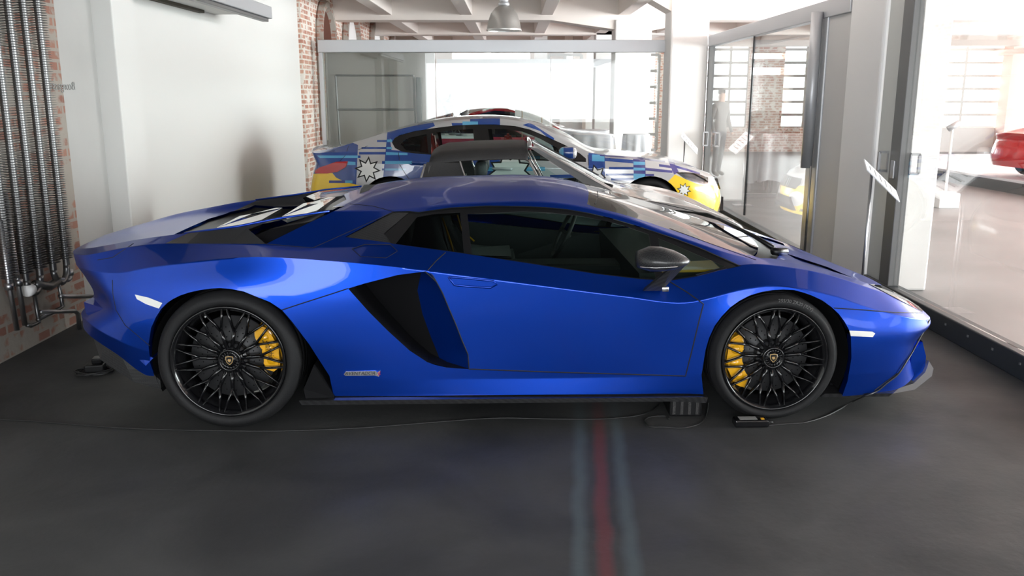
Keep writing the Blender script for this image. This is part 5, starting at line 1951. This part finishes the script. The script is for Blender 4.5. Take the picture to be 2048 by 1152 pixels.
# ---------------------------------------------------------------- red cars further off
def plain_car(label, loc, rz, scale, paint, group=None):
    t = thing('parked_car', label, 'car', loc, rz, group)
    t.scale = scale
    s = Shell(loft(S2, G2, 3, [0, .3, .7]), Matrix.Identity(4))
    for cx in (-1.53, 1.49): s.cut(circ(cx, .345, .375, n=20), 99, 'side', cond=lo2)
    s.cut([(-1.75, 1.0), (-1.3, 1.20), (-.6, 1.31), (0, 1.28), (.3, 1.2), (.75, .95), (.6, .93), (-1.6, .975)], 5, 'side', cond=lambda c: c.z > .9)
    s.cut([(.32, -.1), (.25, .5), (.80, .70), (.98, -.1)], 7, 'top', only={0}, cond=lambda c: c.z > .9)
    s.cut([(-1.3, -.1), (-1.35, .45), (-2.0, .52), (-2.05, -.1)], 7, 'top', only={0}, cond=lambda c: c.z > .9)
    g = s.take({0}); mirrored(g); obj('body', g, paint, t)
    g = s.take({5}); pair('side_window', g, M_DGLASS, t)
    g = s.take({7}); mirrored(g); obj('windscreen', g, M_DGLASS, t)
    for cx in (-1.53, 1.49):
        for sd in (-1, 1):
            bm = bmesh.new()
            lathe(bm, [(0, -.1), (.24, -.1), (.26, -.12), (.33, -.11), (.345, -.08), (.345, .1), (0, .1)], 28, 'Y', (cx, sd * .82, .345))
            obj('wheel', bm, M_RUB, t)
    return t


p = at(1030, 240, Y=23.5)
plain_car('bright red car with only its roof showing above the patterned car', (p.x - .1, 23.5, 0), 0, (.72, .8, .95), M_RED)
p = at(1085, 250, Y=20.0)
plain_car('dark red car behind the white cloths, right of the bright red roof', (p.x - 1.0, 20.2, 0), 0, (.80, .86, .78), mat('dark_red_paint', (.33, .01, .03), .25, 0, 1.0))

# ---------------------------------------------------------------- right hall: low stage with a red car
A, B = at(1815, 349, Z=0), at(2140, 408, Z=0)
dv = (B - A).normalized()
nv = V((dv.y, -dv.x, 0))
if nv.y < 0: nv = -nv
bm = bmesh.new()
A2 = A - dv * 3
loop = [A2, B + dv * 1.5, B + dv * 1.5 + nv * 5, A2 + nv * 3.5]
solid(bm, [V((q.x, q.y, 0)) for q in loop], [V((q.x, q.y, .18)) for q in loop])
stg = thing('display_stage', 'low stage with a dark edge and white top in the bright hall on the right', 'stage', (0, 0, 0))
obj('stage_base', bm, mat('dark_stage_edge', (.06, .06, .06), .5), stg, smooth=False)
bm = bmesh.new()
solid(bm, [V((q.x, q.y, .181)) + nv * .05 for q in loop], [V((q.x, q.y, .22)) + nv * .05 for q in loop])
obj('stage_top', bm, M_CLOTH, stg, smooth=False)
p = at(2040, 330, Y=14.5)
cr_ = plain_car('red car on the low stage at the right edge of the photo', (p.x + 2.45, 15.2, .22), math.radians(8), (.92, .92, .78), M_RED)
# round white stand light in the right hall
p = at(1905, 255, Y=13)
ts = thing('spot_stand', 'slim stand with a small dark spotlight in the bright hall on the right', 'spotlight', (p.x, 13, 0))
obj('pole', TUBE([(0, 0, .22), (0, 0, p.z)], .02, 8), M_COLM, ts)
obj('base', BOX((-.15, -.15, 0), (.15, .15, .22), .01), M_COLM, ts, smooth=False)
obj('spot_head', TUBE([(-.06, 0, p.z - .02), (.09, 0, p.z + .07)], .045, 10), M_ALU, ts)


# ---------------------------------------------------------------- information stands
def info_stand(x, y, zt, drop, L, wd, label):
    t = thing('info_stand', label, 'stand', (x, y, 0), 0, None)
    bm = bmesh.new()
    a = V((-.02, 0, zt)); b = V((L, 0, zt - drop))
    hv = V((.03, wd / 2, wd * .14))
    nrm = (b - a).cross(hv).normalized() * .008
    solid(bm, [a - hv, b - hv, b + hv, a + hv], [q - nrm for q in (a - hv, b - hv, b + hv, a + hv)])
    obj('panel', bm, mat('white_panel', (.80, .81, .84), .3), t, smooth=False)
    obj('pole', TUBE([(.03, 0, 0), (.03, 0, zt - .06)], .011, 8), M_STEEL, t)
    obj('foot', BOX((-.10, -.10, 0), (.16, .10, .012)), M_STEEL, t, smooth=False)
    bm = bmesh.new()
    for k in range(5):
        f0, f1 = .12 + k * .16, .15 + k * .16
        wq = wd * (.3 if k else .2)
        P = [a + (b - a) * f + hv * (s * wq * 2 / wd) + nrm * .15 for f, s in ((f0, -1), (f0, 1), (f1, 1), (f1, -1))]
        bm.faces.new([bm.verts.new(q) for q in P])
    obj('printed_lines', bm, M_FRAME, t, smooth=False)
    return t


p = at(1737, 328, Y=6.55)
q = at(1796, 392, Y=6.55)
info_stand(p.x, 6.55, p.z, p.z - q.z, q.x - p.x - .0, .22, 'white tilted information panel on a thin pole by the near door handles')
p = at(1366, 268, Y=13.2)
q = at(1395, 303, Y=13.2)
info_stand(p.x, 13.2, p.z, p.z - q.z, q.x - p.x, .26, 'small white tilted information panel on a pole before the far column')


# ---------------------------------------------------------------- person beyond the glass
def person(loc, rz, label):
    t = thing('person', label, 'person', loc, rz)
    me = bpy.data.meshes.new('figure')
    J = {'pel': (0, 0, .95), 'wa': (0, .0, 1.10), 'ch': (0, 0, 1.32), 'nk': (0, .0, 1.50), 'hb': (0, -.01, 1.57), 'ht': (0, -.02, 1.70),
         'sl': (-.17, 0, 1.43), 'el': (-.25, .02, 1.15), 'wl': (-.26, -.08, .92), 'hl': (-.26, -.10, .84),
         'sr': (.17, 0, 1.43), 'er': (.25, .02, 1.15), 'wr': (.26, -.08, .92), 'hr': (.26, -.10, .84),
         'pl': (-.09, 0, .90), 'kl': (-.10, -.02, .50), 'al': (-.11, .02, .09), 'tl': (-.12, -.14, .04),
         'pr': (.09, 0, .90), 'kr': (.11, .04, .50), 'ar': (.12, .10, .09), 'tr': (.13, -.05, .04)}
    E = [('pel', 'wa'), ('wa', 'ch'), ('ch', 'nk'), ('nk', 'hb'), ('hb', 'ht'), ('ch', 'sl'), ('sl', 'el'), ('el', 'wl'), ('wl', 'hl'), ('ch', 'sr'), ('sr', 'er'), ('er', 'wr'), ('wr', 'hr'),
         ('pel', 'pl'), ('pl', 'kl'), ('kl', 'al'), ('al', 'tl'), ('pel', 'pr'), ('pr', 'kr'), ('kr', 'ar'), ('ar', 'tr')]
    Rr = {'pel': .14, 'wa': .135, 'ch': .155, 'nk': .06, 'hb': .085, 'ht': .085, 'sl': .07, 'sr': .07, 'el': .05, 'er': .05, 'wl': .033, 'wr': .033, 'hl': .035, 'hr': .035,
          'pl': .10, 'pr': .10, 'kl': .062, 'kr': .062, 'al': .045, 'ar': .045, 'tl': .04, 'tr': .04}
    ks = list(J)
    me.from_pydata([J[k] for k in ks], [(ks.index(a), ks.index(b)) for a, b in E], [])
    o = link('figure', me)
    o.modifiers.new('skin', 'SKIN')
    sub = o.modifiers.new('sub', 'SUBSURF')
    sub.levels = 2
    sub.render_levels = 2
    if not me.skin_vertices: pass
    for i, k in enumerate(ks):
        sv = me.skin_vertices[0].data[i]
        sv.radius = (Rr[k], Rr[k] * (.72 if k in ('wa', 'ch', 'pel') else 1))
        sv.use_root = k == 'pel'
    dg = bpy.context.evaluated_depsgraph_get()
    dg.update()
    m2 = bpy.data.meshes.new_from_object(o.evaluated_get(dg))
    bpy.data.objects.remove(o)
    skin = mat('skin', (.55, .33, .24), .6)
    cloth = mat('grey_jacket', (.16, .155, .15), .85)
    tr = mat('dark_trousers', (.05, .055, .07), .85)
    for m_ in (cloth, tr, skin, mat('shoe_leather', (.03, .025, .02), .5)): m2.materials.append(m_)
    for f in m2.polygons:
        z = f.center.z
        f.use_smooth = True
        f.material_index = 2 if z > 1.51 or (z < .90 and abs(f.center.x) > .2) else 0 if z > .93 else 1 if z > .10 else 3
    link('body', m2, t)
    bm = bmesh.new()
    bmesh.ops.create_uvsphere(bm, u_segments=20, v_segments=12, radius=.084)
    bmesh.ops.delete(bm, geom=[v for v in bm.verts if v.co.z < -.045 or (v.co.y < -.06 and v.co.z < .03)], context='VERTS')
    for v in bm.verts: v.co = V((v.co.x * .92, v.co.y + .0, v.co.z * 1.05 + 1.70))
    obj('hair', bm, mat('short_dark_hair', (.05, .035, .03), .8), t)
    return t


p = at(1443, 190, Y=18)
person((p.x, 18, 0), .6, 'person in a grey jacket and dark trousers standing beyond the side glass')

# ---------------------------------------------------------------- things on the floor by the blue car
p = at(1500, 851, Z=0)
ch = thing('battery_charger', 'black battery charger box on the floor under the front wheel', 'charger', (p.x, p.y, 0), .03)
obj('case', BOX((-.085, -.035, 0), (.085, .035, .04), .008), M_GLOSS, ch, smooth=False)
obj('top_label', BOX((-.06, -.02, .04), (.03, .02, .0415)), mat('label_grey', (.25, .25, .24), .5), ch, smooth=False)
obj('button', BOX((.048, -.022, .04), (.066, -.004, .044), .002), M_YEL, ch, smooth=False)
obj('strain_relief', TUBE([(.085, 0, .02), (.115, 0, .015)], .007, 8), M_BLK, ch)
p = at(1372, 835, Z=0)
jk = thing('ramp_block', 'ribbed black plastic block on the floor behind the front wheel', 'block', (p.x, p.y + .10, 0))
obj('block_body', BOX((-.085, -.09, 0), (.085, .12, .098), .01), M_BLK, jk, smooth=False)
for k in range(4):
    obj('rib', BOX((-.07 + k * .04, -.095, .015), (-.055 + k * .04, -.088, .09)), M_VINYL, jk, smooth=False)


def floor_cable(name, label, px, r=.0035, z=.004):
    pts = [at(u, v, Z=z) for u, v in px]
    pts = spline(pts, 6)
    bm = TUBE(pts, r, 6)
    return tag(obj(name, bm, mat('cable_rubber', (.018, .018, .019), .45)), label, 'cable')


floor_cable('power_cable', 'long thin black cable running along the floor beneath the blue car', [(-60, 835), (0, 839), (60, 842), (160, 850), (260, 857), (400, 861), (560, 862), (700, 857), (800, 850), (900, 842), (1000, 836), (1110, 838), (1200, 838), (1270, 832), (1303, 822), (1320, 808)])
floor_cable('looped_cable', 'black cable looping on the floor in front of the ribbed block', [(1416, 806), (1413, 828), (1400, 847), (1365, 856), (1330, 854), (1300, 853), (1289, 842), (1300, 834), (1330, 832), (1338, 838)])
g = [at(u, v, Z=.004) for u, v in ((1537, 851), (1570, 848), (1610, 845), (1650, 833), (1680, 818), (1705, 803))]
CW = BW
up = []
for u, v in ((1752, 781), (1772, 765), (1793, 748), (1808, 725), (1822, 702), (1842, 682), (1853, 660), (1856, 640), (1850, 622), (1838, 603), (1826, 590), (1817, 586), (1814, 591)):
    c = sh.pt(u, v, .008)
    if c: up.append(CW @ c)
mid_ = at(1728, 793, Y=up[0].y - .02)
tag(obj('charging_cable', TUBE(spline(g + [mid_] + up, 5), .0045, 8), mat('cable_rubber')), 'black charging cable rising from the floor over the blue nose into the bonnet', 'cable')
p = at(190, 745, Z=0)
ad = thing('power_adapter', 'black power adapter with coiled cable on the floor behind the rear bumper', 'adapter', (p.x, p.y, 0), .2)
obj('case', BOX((-.05, -.04, 0), (.06, .04, .055), .008), M_BLK, ad, smooth=False)
obj('case_top', BOX((-.01, -.02, .055), (.05, .06, .09), .008), M_GLOSS, ad, smooth=False)
cl = []
for k in range(60):
    a = k * .35
    rr = .10 + .012 * math.sin(k * 1.3)
    cl.append((math.cos(a) * rr, math.sin(a) * rr * .8 - .01, .006 + .018 * (k / 60)))
obj('coiled_cord', TUBE(cl, .005, 6), mat('cable_rubber'), ad)
